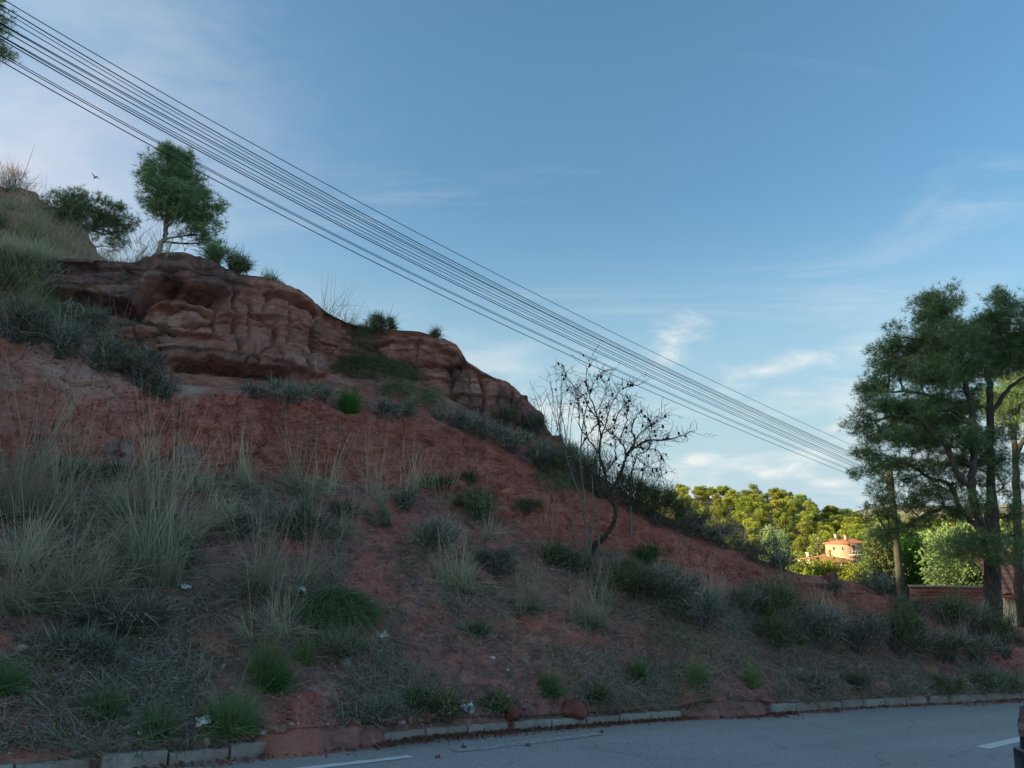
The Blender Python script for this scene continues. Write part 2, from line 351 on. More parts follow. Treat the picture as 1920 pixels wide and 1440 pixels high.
def asphalt_mat():
    m, t, b = mat('asphalt', 0.88, 0.25)
    tc = N(t, 'ShaderNodeTexCoord').outputs['Object']
    big = tnoise(t, 0.35, 5, 0.6, 0.4, tc); fine = tnoise(t, 48, 3, 0.75, 0, tc); mid = tnoise(t, 7, 7, 0.75, 0.3, tc)
    rm = N(t, 'ShaderNodeMapping', inp={'Rotation': (0, 0, math.radians(-32))}); L(t, tc, rm.inputs[0]); lane = tnoise(t, 0.7, 4, 0.6, 0.3, rm.outputs[0], stretch=(0.10, 1.3, 1))
    wv = N(t, 'ShaderNodeMix', data_type='VECTOR'); wn_ = N(t, 'ShaderNodeTexNoise', inp={'Scale': 1.3, 'Detail': 5.0}); L(t, tc, wn_.inputs['Vector']); wv.inputs['Factor'].default_value = 0.35; L(t, tc, wv.inputs['A']); L(t, wn_.outputs['Color'], wv.inputs['B'])
    vc = N(t, 'ShaderNodeTexVoronoi', feature='DISTANCE_TO_EDGE', inp={'Scale': 0.9}); L(t, wv.outputs['Result'], vc.inputs['Vector'])
    c = ramp(t, fine, [(0.3, (0.19, 0.188, 0.185)), (0.5, (0.36, 0.355, 0.345)), (0.72, (0.56, 0.55, 0.53))])
    c = mixc_(t, mrange(t, big, 0.35, 0.7, 0, 0.5), c, (0.27, 0.265, 0.26))
    c = mixc_(t, mrange(t, mid, 0.58, 0.75, 0, 0.45), c, (0.34, 0.33, 0.315))
    c = mixc_(t, mrange(t, lane, 0.42, 0.62, 0, 0.35), c, (0.20, 0.198, 0.195))
    ck = N(t, 'ShaderNodeMath', operation='MULTIPLY'); L(t, mrange(t, vc.outputs['Distance'], 0.006, 0.002, 0, 0.4), ck.inputs[0]); L(t, mrange(t, big, 0.45, 0.55), ck.inputs[1]); c = mixc_(t, ck.outputs[0], c, (0.10, 0.10, 0.10))
    c = mixc_(t, mrange(t, attr(t, 'edge'), 0, 1, 0, 0.6), c, (0.30, 0.235, 0.20))
    L(t, c, b.inputs['Base Color']); bump(t, b, fine, 0.5, 0.004); return m
M_asph = asphalt_mat()
def paint_mat():
    m, t, b = mat('worn_road_paint', 0.7, 0.3)
    n = tnoise(t, 16, 6, 0.75, 0.3); f = tnoise(t, 90, 3, 0.7)
    c = mixc_(t, mrange(t, n, 0.46, 0.62), (0.28, 0.278, 0.272), (0.50, 0.50, 0.48)); c = mixc_(t, mrange(t, f, 0.35, 0.2, 0, 0.7), c, (0.2, 0.2, 0.2))
    L(t, c, b.inputs['Base Color']); return m
M_paint = paint_mat()
M_paintw = simple('white_road_paint', (0.66, 0.66, 0.64), 0.65, 0.3, 0.12, 40)
def kerb_mat():
    m, t, b = mat('concrete_kerb', 0.93, 0.12); a = tnoise(t, 5, 7, 0.7, 0.4, coord='Object'); g = N(t, 'ShaderNodeNewGeometry'); w = tnoise(t, 3.0, 6, 0.7, 0.5, g.outputs['Position']); f = tnoise(t, 40, 4, 0.7, 0, g.outputs['Position'])
    c = ramp(t, w, [(0.3, (0.24, 0.15, 0.115)), (0.5, (0.34, 0.30, 0.26)), (0.72, (0.45, 0.42, 0.37))]); c = mixc_(t, mrange(t, f, 0.5, 0.7, 0, 0.5), c, (0.18, 0.15, 0.13))
    L(t, c, b.inputs['Base Color']); n1 = bump(t, b, f, 0.6, 0.01); bump(t, b, w, 0.5, 0.03, n1); return m
M_kerb = kerb_mat()
# ------------------------------------------------------------------ road and kerb line
kfoot_px = np.array([(-60,1478),(150,1455),(297,1440),(435,1425),(490,1420),(600,1408),(840,1380),(987,1370),(1100,1361),(1233,1351),(1454,1339),(1590,1329),(1739,1321),(1844,1316),(1920,1312),(2010,1309)], float)
kp = road_at(kfoot_px[:, 0], kfoot_px[:, 1])[:, :2]
d0 = unit(kp[1]-kp[3])
left_ext = np.array([kp[0]+d0*s for s in (22, 14, 8, 4, 1.5)])
dr = unit(np.array([0.96, 0.06]))
right_ext = np.array([kp[-1]+dr*s+np.array([0, -0.012*s*s]) for s in (1.5, 4, 8, 14, 24)])
kpoly = spline(np.vstack([left_ext, kp, right_ext]), 900)
for _ in range(30): kpoly[1:-1] = 0.25*kpoly[:-2]+0.5*kpoly[1:-1]+0.25*kpoly[2:]
kt = unit(np.gradient(kpoly, axis=0)); kn = np.stack([-kt[:, 1], kt[:, 0]], 1)
def kerb_pt(i, off, dz): p = kpoly[i]+kn[i]*off; return np.array([p[0], p[1], ground_z(*p)+dz])

kk = np.arange(0, 900, 3); tt = np.concatenate([np.linspace(-0.06, 2.0, 30), np.linspace(2.2, 26, 40)])
sh = np.array([0.46, -0.89])
P2 = kpoly[kk][None]+tt[:, None, None]*sh
Zr = ground_z(P2[..., 0], P2[..., 1]) + 0.0015*fbm(np.dstack([P2*0.8, 0*P2[..., :1]]), 3, 5)*sstep(0.0, 1.0, tt)[:, None]
V = np.dstack([P2, Zr[..., None]]); nr, nc = V.shape[:2]
ii = (np.arange(nr-1)[:, None]*nc+np.arange(nc-1)[None]).ravel()
road = obj('road', mesh('road', V, np.stack([ii, ii+nc, ii+nc+1, ii+1], 1), True,
     {'edge': np.broadcast_to((1-sstep(0.05, 0.75, tt))[:, None], (nr, nc))*(0.6+0.6*fbm(np.dstack([P2*1.7, 0*P2[..., :1]]), 3, 9))}), M_asph, kind='structure')

# kerb stones, each one a piece of the kerb
kerb = obj('kerb', None, kind='structure')
arc = np.concatenate([[0], np.cumsum(np.linalg.norm(np.diff(kpoly, axis=0), axis=1))])
kmeshes = []
for q in range(5):
    mb = MB(); l = 0.472; w, h = 0.14, 0.125; c = 0.022
    prof = np.array([(0, -0.10), (0.012, h-c), (0.012+c*0.4, h-0.3*c), (0.012+c, h), (w, h), (w, -0.1)])
    xs = np.linspace(-l/2, l/2, 9); r_ = np.random.default_rng(q)
    V = np.array([[(x, y+r_.normal()*0.0025, z+(r_.normal()*0.003 if z > 0 else 0)) for y, z in prof] for x in xs])
    n = len(prof); i = (np.arange(8)[:, None]*n+np.arange(n-1)[None]).ravel()
    mb.add(V, F4=np.stack([i, i+n, i+n+1, i+1], 1)[:, ::-1]); b = 8*n
    mb.add(V[0], F4=[(0, 1, 4, 5), (1, 2, 3, 4)]); mb.add(V[-1], F4=[(5, 4, 1, 0), (4, 3, 2, 1)])
    kmeshes.append(mb.mesh('kerb_stone'))
s = 9.0
while s < arc[-1]-10:
    i = int(np.searchsorted(arc, s)); p = kpoly[i]
    px = to_pix(np.array([p[0], p[1], 0.0]))[0]
    buried = (500 < px < 735) or (1292 < px < 1436)
    if not buried and p[1] > -1:
        g = np.random.default_rng(int(s*10))
        o = obj('kerb_stone', kmeshes[int(s*2) % 5], M_kerb, kerb, loc=(p[0], p[1], ground_z(*p)-abs(g.normal())*0.010-(0.035 if 735 < px < 1292 else 0.004)),
                rot=(g.normal()*0.02, 0.06*kt[i][0]+0.03, math.atan2(kt[i][1], kt[i][0])+g.normal()*0.012))
        o.rotation_euler.y = math.asin(0.056*kt[i][0]+0.042*kt[i][1])+g.normal()*0.006
    s += 0.5

# painted lines on the road
def stripe(name, pts, w, mt, label, dz=0.006, rag=0.0):
    P = np.array([road_at(np.array(float(x)), np.array(float(y)))[:2] for x, y in pts]); P = spline(P, 24)
    T = unit(np.gradient(P, axis=0)); Q = np.stack([-T[:, 1], T[:, 0]], 1)
    e = w/2*(1+rag*np.random.default_rng(3).normal(size=(24, 2)))
    A = P+Q*e[:, :1]; B = P-Q*e[:, 1:]
    V = np.vstack([A, B]); V = np.column_stack([V, ground_z(V[:, 0], V[:, 1])+dz-0.001])
    i = np.arange(23); o = obj(name, mesh(name, V, np.stack([i, i+24, i+25, i+1], 1)), mt, road); o['label'] = label; return o
stripe('lane_marking', [(1842,1403),(1880,1394),(1990,1370)], 0.14, M_paintw, 'crisp white dash of the centre line')
stripe('edge_line', [(420,1462),(520,1448),(640,1434),(770,1419)], 0.09, M_paintw, 'white edge line at the lower left', 0.006, 0.12)
stripe('edge_line', [(850,1409),(930,1400),(1040,1387),(1125,1376)], 0.12, M_paint, 'faded white edge line', 0.006, 0.15)
for a, b in (((1805,1408),(1818,1410)), ((1778,1417),(1790,1419)), ((1742,1424),(1757,1427)), ((1708,1433),(1722,1436)), ((955,1429),(968,1430)), ((1680, 1424), (1690, 1425))):
    stripe('paint_fleck', [a, ((a[0]+b[0])/2, (a[1]+b[1])/2), b], 0.03, M_paint, 'small worn fleck of white paint', 0.006, 0.3)

# ------------------------------------------------------------------ hillside as one measured surface
def featc(pts):
    pts = np.array(pts, float); a, e = azel(pts[:, 0], pts[:, 1]); o = np.argsort(a); return a[o], e[o]
F1 = featc([(-300,835),(0,862),(120,868),(250,885),(400,893),(560,897),(700,905),(850,935),(950,980),(1080,1020),(1200,1048),(1300,1070),(1400,1100),(1500,1130),(1600,1160),(1700,1190),(1800,1232),(1900,1262),(2050,1280)])
F2 = featc([(-300,600),(0,642),(60,640),(130,668),(230,705),(330,745),(420,742),(520,745),(600,765),(650,778),(740,772),(800,785),(860,806),(960,862),(1080,935),(1200,990),(1300,1026),(1400,1056),(1480,1084),(1560,1098),(1620,1104),(1700,1140),(1780,1180),(1850,1222),(1920,1248),(2050,1270)])
F3 = featc([(-300,510),(0,555),(100,590),(200,640),(260,672),(330,715),(420,716),(540,720),(600,712),(690,690),(760,712),(830,742),(900,782),(980,818),(1050,850),(1100,884),(1200,952),(1300,1000),(1400,1044),(1480,1076),(1560,1090),(1620,1098),(1700,1130),(1780,1165),(1850,1190),(1920,1205),(2050,1230)])
F4 = featc([(-300,455),(-60,475),(60,486),(100,482),(180,486),(255,492),(275,482),(310,476),(345,475),(385,483),(420,500),(450,511),(490,517),(530,528),(570,550),(610,580),(650,602),(690,612),(740,616),(790,620),(830,634),(858,648),(868,662),(872,672),(905,696),(935,708),(958,716),(972,735),(1000,763),(1022,795),(1045,830),(1100,872),(1200,938),(1300,990),(1400,1036),(1480,1070),(1560,1084),(1620,1092),(1700,1122),(1780,1150),(1850,1168),(1920,1178),(2050,1200)])
AZ = np.concatenate([np.radians(np.linspace(-92, -37.6, 44)), np.radians(np.linspace(-37.4, 37, 800)), np.radians(np.linspace(37.4, 46, 14))])
NCOL = len(AZ)
px_h = 960+FPX*np.tan(np.clip(AZ, -1.2, 1.2))*cp       # picture column near the horizon, used to vary slope along the hill
def iv(*pts):
    p = np.array(pts, float); return np.interp(px_h, p[:, 0], p[:, 1])
kaz = np.arctan2(kpoly[:, 0], kpoly[:, 1]); okk = np.concatenate([[True], np.diff(kaz) > 0]); kaz_, kid = kaz[okk], np.arange(900)[okk]
KI = np.interp(AZ, kaz_, kid); K0 = np.clip(KI.astype(int), 0, 898); KF = (KI-K0)[:, None]
KP = kpoly[K0]*(1-KF)+kpoly[K0+1]*KF; KN = unit(kn[K0]*(1-KF)+kn[K0+1]*KF)
kpx = to_pix(np.column_stack([KP, 0*KP[:, 0]]))[0]
kpx = np.where(AZ < -1.0, -500, kpx)
bur = np.clip(sstep(470, 520, kpx)*(1-sstep(690, 760, kpx))+sstep(1265, 1310, kpx)*(1-sstep(1420, 1450, kpx)), 0, 1)
semi = sstep(720, 760, kpx)*(1-sstep(900, 1000, kpx))*0.45
bur = np.maximum(bur, semi)
rows = []
for off_n, dz_n, off_b, dz_b in ((0.05, -0.08, -0.14, -0.005), (0.075, 0.02, -0.04, 0.06), (0.10, 0.085, 0.02, 0.13), (0.142, 0.112, 0.12, 0.17)):
    off = off_n*(1-bur)+off_b*bur; dz = dz_n*(1-bur)+dz_b*bur
    p = KP+KN*off[:, None]; rows.append(np.column_stack([p, ground_z(p[:, 0], p[:, 1])+dz]))
base = rows[-1]; r0 = np.hypot(base[:, 0], base[:, 1]); z0 = base[:, 2]-CAMZ
RR = [np.hypot(q[:, 0], q[:, 1]) for q in rows]; ZZ = [q[:, 2]-CAMZ for q in rows]
SEG = [0]*4
az_row = [np.arctan2(q[:, 0], q[:, 1]) for q in rows]
segs = [(F1, 170, iv((-400,36),(400,36),(1000,33),(1500,27),(1900,24))), (F2, 105, iv((-400,66),(600,64),(1000,50),(1300,42),(1600,32),(1900,24))),
        (F3, 46, iv((-400,31),(300,28),(600,27),(1000,30),(1500,20),(1900,17))), (F4, 150, iv((-400,68),(60,72),(300,78),(900,68),(1040,55),(1200,32),(1500,20),(1900,15)))]
for si, (F, n, ang) in enumerate(segs):
    te1 = np.interp(AZ, F[0], F[1]); te0 = z0/r0; ta = np.tan(np.radians(ang))
    te1 = np.maximum(te1, te0+0.0015); ta = np.maximum(ta, te1+0.06)
    for k in range(1, n+1):
        te = te0+(te1-te0)*k/n; r = (z0-r0*ta)/(te-ta); RR.append(r); ZZ.append(te*r); SEG.append(si+1); az_row.append(AZ)
    r0, z0 = RR[-1], ZZ[-1]
te_top = z0/r0
for k, dr_ in enumerate((0.08, 0.2, 0.4, 0.7, 1.1, 1.7, 2.5, 3.6, 5.0, 7.0, 9.5, 13.0)):
    r = r0+dr_; z = z0-dr_*np.interp(px_h, (0, 300, 1000, 1400, 1700), (0.02, 0.06, 0.30, 0.25, 0.10))-0.01*dr_**2*np.interp(px_h, (300, 1000, 1700), (0.3, 1.5, 1.6))
    RR.append(r); ZZ.append(z); SEG.append(5); az_row.append(AZ)
RR = np.array(RR); ZZ = np.array(ZZ); SEG = np.array(SEG); AR = np.array(az_row)
# soften the breaks of slope between talus, bank and terrace
i1 = 4+170
for c_, w_ in ((i1, 14), (i1+105, 5), (i1+105+46, 6)):
    for A in (RR, ZZ):
        for _ in range(w_*2):
            s_ = slice(c_-w_, c_+w_); A[s_] = 0.25*A[c_-w_-1:c_+w_-1]+0.5*A[s_]+0.25*A[c_-w_+1:c_+w_+1]
BASE = np.stack([RR*np.sin(AR), RR*np.cos(AR), ZZ+CAMZ], -1)
# smooth sideways
for _ in range(3): BASE[4:, 1:-1] = 0.25*BASE[4:, :-2]+0.5*BASE[4:, 1:-1]+0.25*BASE[4:, 2:]
PX, PY = to_pix(BASE); PX = np.where(np.abs(AR) > 1.0, -900, PX)
nrm = unit(np.cross(np.gradient(BASE, axis=1), np.gradient(BASE, axis=0)))
HS = BASE.copy(); NR = len(HS)
segc = SEG[:, None]*np.ones((1, NCOL))
wk = sstep(4, 22, np.arange(NR))[:, None]
def blocks(P, su, sv, sd, crack=False):
    """fracture pattern on the face: an offset for each block, or the joints between blocks"""
    U = np.stack([np.arctan2(P[..., 0], P[..., 1])*14.5/su, P[..., 2]/sv], -1)
    W = fbm(P*1.4, 3, sd*7)[..., None]*0.30; U = U+W*np.array([1.0, .6]); I = np.floor(U).astype(np.int64); f1 = np.full(U.shape[:-1], 9.); f2 = f1.copy(); idv = f1*0
    for a in (-1, 0, 1):
        for b in (-1, 0, 1):
            i, j = I[..., 0]+a, I[..., 1]+b; cx = i+.5+.42*_h(i, j, 0*i+3, sd); cy = j+.5+.36*_h(i, j, 0*i+9, sd); d = np.maximum(np.abs(U[..., 0]-cx), np.abs(U[..., 1]-cy))*.6+.4*np.hypot(U[..., 0]-cx, U[..., 1]-cy)
            near = d < f1; f2 = np.where(near, f1, np.minimum(f2, d)); idv = np.where(near, _h(i, j, 0*i+5, sd), idv); f1 = np.where(near, d, f1)
    return np.clip(1-(f2-f1)/.09, 0, 1) if crack else idv
def beds(P):
    q = P[..., 2]*2.6+fbm(P*np.array([.5, .5, .3]), 3, 66)*0.45; i = np.floor(q).astype(np.int64); return _h(i, 0*i, 0*i, 6)*(1-.6*sstep(.8, 1.0, q-i))
# gullies and lumps on loose slope
low = fbm(BASE*0.55, 4, 11); mid = fbm(BASE*1.9, 4, 21); fin = fbm(BASE*7.5, 4, 31, 0.6)
gul = np.zeros_like(PX)
def vdist(x, y, pts):
    """distance in picture units to a traced line"""
    pts = np.array(pts, float); d = np.full(x.shape, 1e9)
    for a, b in zip(pts[:-1], pts[1:]):
        ab = b-a; t = np.clip(((x-a[0])*ab[0]+(y-a[1])*ab[1])/(ab@ab), 0, 1)
        d = np.minimum(d, np.hypot(x-a[0]-t*ab[0], y-a[1]-t*ab[1]))
    return d
for pts, w, dp in (([(700,960),(715,1080),(770,1200),(800,1290)], 40, .10), ([(1120,1110),(1200,1200),(1290,1320)], 26, .12), ([(1150,1160),(1260,1240)], 20, .08),
                   ([(1600,1110),(1700,1200),(1760,1250)], 26, .10), ([(1730,1160),(1830,1230)], 16, .06), ([(1250,1050),(1420,1160)], 22, .07)):
    gul += dp*np.exp(-(vdist(PX, PY, pts)/w)**2)
talus = np.where(segc <= 1, 1.0, 0.0); bank = (segc == 2)*1.0; terr = (segc == 3)*1.0; cliff = (segc == 4)*1.0; back = (segc == 5)*1.0
rightw = sstep(980, 1150, PX)                         # past the outcrop the upper rows are plain slope
lay2 = fbm(BASE*np.array([0.9, 0.9, 5.0]), 5, 41, 0.6)
rill = np.clip(fbm(np.stack([AR*34, BASE[..., 2]*.35, 0*AR], -1), 4, 143), 0, 1)**1.2
BLK1, BLK2 = blocks(BASE, .5, .2, 4), blocks(BASE, .5, .2, 4, True)
amp = (talus+terr)*(0.09*low+0.055*mid+0.022*fin-gul) + bank*(0.12*low+0.10*mid+0.05*fin+0.08*lay2+0.05*np.round(lay2*6)/6-gul-0.16*rill-0.05*BLK2+0.05*BLK1)
amp = amp+(cliff+back)*rightw*(0.08*low+0.05*mid+0.02*fin)
amp *= np.maximum(wk, 0.8*bur[None]*sstep(0, 3, np.arange(NR))[:, None])
# --- sandstone outcrop: cap, undercuts, joints
def yat(pts): p = np.array(pts, float); return np.interp(PX, p[:, 0], p[:, 1]), sstep(p[0, 0]-14, p[0, 0]+10, PX)*(1-sstep(p[-1, 0]-22, p[-1, 0]+12, PX))
rec = np.zeros_like(PX); DARK = np.zeros_like(PX); PALE = np.zeros_like(PX)
wob = 5*fbm(np.stack([PX/26, PY/40, 0*PX], -1), 3, 77)
def ledge(pts, depth, fall, proud=0.0, up=40, sharp=3.0):
    global rec
    y, w = yat(pts); dy = PY+wob-y
    rec = rec + w*depth*sstep(-1, sharp, dy)*np.exp(-np.clip(dy, 0, None)/fall) - w*proud*sstep(-up, -up*0.3, dy)*(1-sstep(-3, 2, dy))
ledge([(86,546),(150,550),(200,560),(246,571),(262,556),(280,533),(310,521),(345,526),(385,538),(425,548)], 0.72, 18, 0.16, 40, 2.0)
ledge([(322,684),(380,682),(430,694),(480,698),(535,704)], 0.6, 13, 0.14, 26, 2.0)
ledge([(500,548),(540,556),(580,574),(600,590)], 0.35, 8, 0.10, 16)
ledge([(475,586),(500,592),(525,590)], 0.3, 7, 0.05, 10)
ledge([(300,571),(340,570),(375,572),(400,588)], 0.28, 6, 0.10, 14)
ledge([(270,600),(330,628),(395,630),(410,640)], 0.16, 8, 0.08, 14)
ledge([(690,640),(735,634),(780,640),(830,652),(865,664)], 0.14, 14, 0.06, 16)
ledge([(720,690),(800,700),(850,712)], 0.15, 9, 0.05, 14)
ledge([(120,610),(200,640),(260,655)], 0.2, 14, 0.1, 20)
wob2 = 7*fbm(np.stack([PX/30, PY/22, 0*PX], -1), 3, 78)
for pts, w, dp in (([(405,545),(412,570),(404,600),(413,630)], 5, .20), ([(440,535),(446,600),(441,640),(448,690)], 5, .26), ([(470,560),(476,640),(470,680)], 4, .12), ([(549,570),(553,660),(560,700)], 4.5, .3),
                   ([(600,592),(592,630),(604,664),(612,700)], 6, .45), ([(846,676),(850,720),(846,766)], 6, .3), ([(905,698),(912,740),(908,780)], 6, .3), ([(935,715),(940,770)], 5, .16), ([(958,722),(972,760),(985,800)], 6, .28),
                   ([(315,575),(300,600),(302,622),(325,630)], 3.5, .12), ([(258,600),(262,640),(275,680)], 5, .2), ([(520,600),(512,650),(520,690)], 4, .14), ([(780,640),(776,690)], 5, .15), ([(880,690),(884,760)], 4, .12), ([(655,610),(650,650)], 5, .12)):
    rec += dp*0.75*np.exp(-np.abs(vdist(PX+wob2, PY, pts)/(w*0.55))**1.3)
rec += 0.08*sstep(598, 628, PX)*(1-sstep(640, 900, PX))*(cliff > 0)            # the big block ends and the face steps back
rec -= 0.14*np.exp(-((PX-430)/150)**2)*sstep(500, 560, PY)*(cliff > 0)
rnz = fbm(BASE*np.array([0.9, 0.9, 1.6]), 6, 51, 0.6); rfin = fbm(BASE*np.array([5.5, 5.5, 9.0]), 4, 61, 0.7)
ridg = 1-np.abs(fbm(BASE*np.array([1.3, 1.3, 1.1]), 4, 71)); ridg = np.clip((ridg-0.93)/0.07, 0, 1)**2
strata = fbm(BASE*np.array([0.5, 0.5, 4.2]), 4, 81, 0.55)
blk = np.round(fbm(BASE*np.array([2.4, 2.4, 3.6]), 3, 91)*6)/6; chip = np.round(fbm(BASE*np.array([7.0, 7.0, 9.0]), 3, 95)*4)/4
rockamp = 0.10*rnz+0.05*rfin+0.06*strata+0.02*chip+blocks(BASE, 1.5, .55, 1)*0.13-blocks(BASE, 1.5, .55, 1, True)*0.08+blocks(BASE, .45, .16, 2)*0.035-blocks(BASE, .45, .16, 2, True)*0.022+beds(BASE)*0.14
edge_w = sstep(0, 10, np.arange(NR)-(i1+105+46))[:, None]
cl = cliff*(1-rightw)*edge_w
topw = 1-0.75*sstep(-16, 0, np.arange(NR)-(i1+105+46+150))[:, None]
amp = amp+cl*topw*(rockamp-rec)+back*(1-rightw)*0.06*mid
HS = BASE+nrm*amp[..., None]
rad = np.stack([np.sin(AR), np.cos(AR), 0*AR], -1)
# attributes
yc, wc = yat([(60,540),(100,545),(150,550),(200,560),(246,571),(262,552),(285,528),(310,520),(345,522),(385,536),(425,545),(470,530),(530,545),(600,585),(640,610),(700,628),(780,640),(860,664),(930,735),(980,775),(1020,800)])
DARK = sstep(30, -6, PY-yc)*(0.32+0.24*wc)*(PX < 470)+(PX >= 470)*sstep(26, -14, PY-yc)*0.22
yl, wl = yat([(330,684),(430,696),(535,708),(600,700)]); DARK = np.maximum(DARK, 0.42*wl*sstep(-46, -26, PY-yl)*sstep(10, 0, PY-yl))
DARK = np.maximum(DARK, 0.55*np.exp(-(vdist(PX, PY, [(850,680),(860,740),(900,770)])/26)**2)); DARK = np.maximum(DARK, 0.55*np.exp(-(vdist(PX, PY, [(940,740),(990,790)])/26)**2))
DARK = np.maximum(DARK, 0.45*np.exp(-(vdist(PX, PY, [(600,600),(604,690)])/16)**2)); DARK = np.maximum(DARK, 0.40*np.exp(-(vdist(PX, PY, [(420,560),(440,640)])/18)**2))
for x, y, a, b, s_ in ((318,605,26,26,1.0), (355,595,40,24,.9), (395,600,22,22,.5), (480,620,60,50,.35), (555,640,30,40,.35), (880,740,25,25,.6), (920,740,18,26,.6), (300,660,60,20,.4)):
    PALE = np.maximum(PALE, s_*np.exp(-((PX-x)/a)**2-((PY-y)/b)**2))
BARE = np.where(segc == 2, 1.0, 0.0); BARE = np.where(segc == 1, 0.10+0.26*sstep(560, 760, PX), BARE); BARE = np.where((segc >= 3), 0.72, BARE)
BARE = np.maximum(BARE, (segc == 1)*np.exp(-((PY-np.interp(AR, *featc([(-300,835),(0,862),(400,893),(700,905),(950,980),(1300,1070),(1700,1190),(1900,1262)]))*0-0)*0)**2)*0)
for x, y, a, b, s_ in ((700,1090,55,130,.95),(560,1010,70,60,.6),(395,1205,45,30,1.0),(520,1385,70,28,1.0),(40,1425,110,28,.9),(0,1205,50,26,.8),(720,980,90,70,.9),(1010,1165,120,30,.8),(1090,1195,80,30,.9),(1190,1240,40,40,.8),
                       (1050,990,180,50,1.0),(890,940,120,30,.9),(1280,1310,36,36,.8),(1190,1185,40,34,.8),(1350,1090,130,36,.9),(1600,1130,130,42,1.0),(1680,1180,60,30,.9),(1785,1185,45,26,.9),(1440,1100,80,26,.8),(1745,1245,40,20,.7),(1840,1280,90,16,.6),
                       (250,930,200,30,.55),(60,900,100,40,.6),(600,940,100,30,.6),(880,1280,90,20,.25),(800,1160,60,40,.7),(1210,1010,90,40,.9),(1640,1215,60,24,.6),(470,900,60,30,.7),(1290,1260,40,40,.5), (380,1000,40,50,.4), (960,1100,50,30,.3)):
    BARE = np.maximum(BARE, s_*np.exp(-((PX-x)/a)**2-((PY-y)/b)**2))
BARE = np.maximum(BARE, (bur*np.where(kpx < 600, .8, .3))[None]*(np.arange(NR) < 26)[:, None])
STAIN = np.maximum.reduce([s_*np.exp(-(np.abs(PX-x)/a)**4-(np.abs(PY-y)/b)**4) for x, y, a, b, s_ in ((222,858,32,34,.8),(352,858,30,26,.75),(160,872,24,26,.4),(470,905,40,14,.4),(300,868,26,20,.5))])
PALE_E = np.maximum(np.exp(-((PX-120)/150)**2-((PY-690)/60)**2), 0.9*np.exp(-((PX-400)/90)**2-((PY-728)/22)**2))
NRC = i1+105+30                                        # row where the outcrop object starts
def grid_faces(a, b, c0, c1, W):
    i = (np.arange(b-a-1)[:, None]*W+np.arange(c1-c0-1)[None]).ravel(); return np.stack([i, i+1, i+W+1, i+W], 1)
hill = obj('hillside', mesh('hillside', HS[:NRC+1], grid_faces(0, NRC+1, 0, NCOL, NCOL), True, {'bare': BARE[:NRC+1], 'pale': PALE_E[:NRC+1], 'stain': STAIN[:NRC+1]}), M_earth, kind='structure')
cs = int(np.argmin(np.abs(PX[NRC+100]-1060)))          # the outcrop runs up to this column; beyond it the crest is earth
r2 = slice(NRC, NR)
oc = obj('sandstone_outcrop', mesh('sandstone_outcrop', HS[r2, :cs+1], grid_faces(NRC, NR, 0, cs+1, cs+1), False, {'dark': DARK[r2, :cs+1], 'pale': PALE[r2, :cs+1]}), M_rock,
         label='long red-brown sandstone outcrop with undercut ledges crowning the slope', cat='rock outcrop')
W2 = NCOL-cs
obj('hill_crest', mesh('hill_crest', HS[r2, cs:], grid_faces(NRC, NR, 0, W2, W2), True, {'bare': BARE[r2, cs:]*0+0.6, 'pale': PALE[r2, cs:]*0}), M_earth, kind='structure')

HTE = (HS[..., 2]-CAMZ)/np.hypot(HS[..., 0], HS[..., 1])
def hill_at(px, py, rmax=NR-13):
    """where the sight line of a picture point meets the slope, and the slope's normal there"""
    a, e = azel(px, py); c = float(np.interp(a, AZ, np.arange(NCOL))); c0 = min(int(c), NCOL-2); f = c-c0
    col = HTE[4:rmax, c0]; k = int(np.argmax(col >= e)) if (col >= e).any() else len(col)-1
    k = max(4, k+4); return HS[k, c0]*(1-f)+HS[k, c0+1]*f, nrm[k, c0]

# ------------------------------------------------------------------ upper hill on the left (rises out of the picture and shades the slope)
UF = featc([(-900,60),(-400,190),(-150,300),(-60,335),(0,346),(40,352),(75,368),(110,398),(150,432),(180,462),(200,482),(240,494),(300,505)])
ua = np.radians(np.concatenate([np.linspace(-128, -40, 60), np.linspace(-39.6, -20.5, 150)])); ute = np.interp(ua, UF[0], UF[1])
ute = np.where(ua < math.radians(-41), np.interp(np.degrees(ua), (-128, -84, -74, -69, -63, -57, -48, -41), (.5, .56, .54, .48, .385, .39, .40, .44)), ute)  # unseen ridge raised to shade the slope, dipped to sun the second pine
nrow = 70; q = np.linspace(0, 1, nrow)[:, None]
r_in = np.interp(ua, AZ, RR[NRC+110])+0.6; r_in = np.where(ua < math.radians(-85), 22, r_in)
te_in = np.interp(ua, AZ, HTE[NR-13])-0.09
r_top = np.interp(np.degrees(ua), (-128, -80, -50, -35, -24), (42, 34, 27, 21, 18.5))
up = q[:52]/q[51]; r = np.vstack([r_in+(r_top-r_in)*up**0.9, r_top+(np.linspace(0.05, 1, 18)[:, None]**1.5)*14])
zt = r_top*ute; zi = r_in*te_in
z = np.vstack([zi+(zt-zi)*up**1.05, zt-(np.linspace(0.05, 1, 18)[:, None]**1.4)*(zt+6)])
UV = np.stack([r*np.sin(ua), r*np.cos(ua), z+CAMZ], -1)
un = unit(np.cross(np.gradient(UV, axis=1), np.gradient(UV, axis=0)))
UV = UV+un*(0.40*fbm(UV*0.9, 5, 15, .6)+0.10*fbm(UV*4, 3, 25))[..., None]*np.concatenate([up, np.ones((18, 1))])[..., None]
obj('upper_hill', mesh('upper_hill', UV, grid_faces(0, nrow, 0, len(ua), len(ua)), True, {'bare': 0.5+0.4*fbm(UV*.5, 3, 35), 'pale': 0*r}), M_earth, kind='structure')
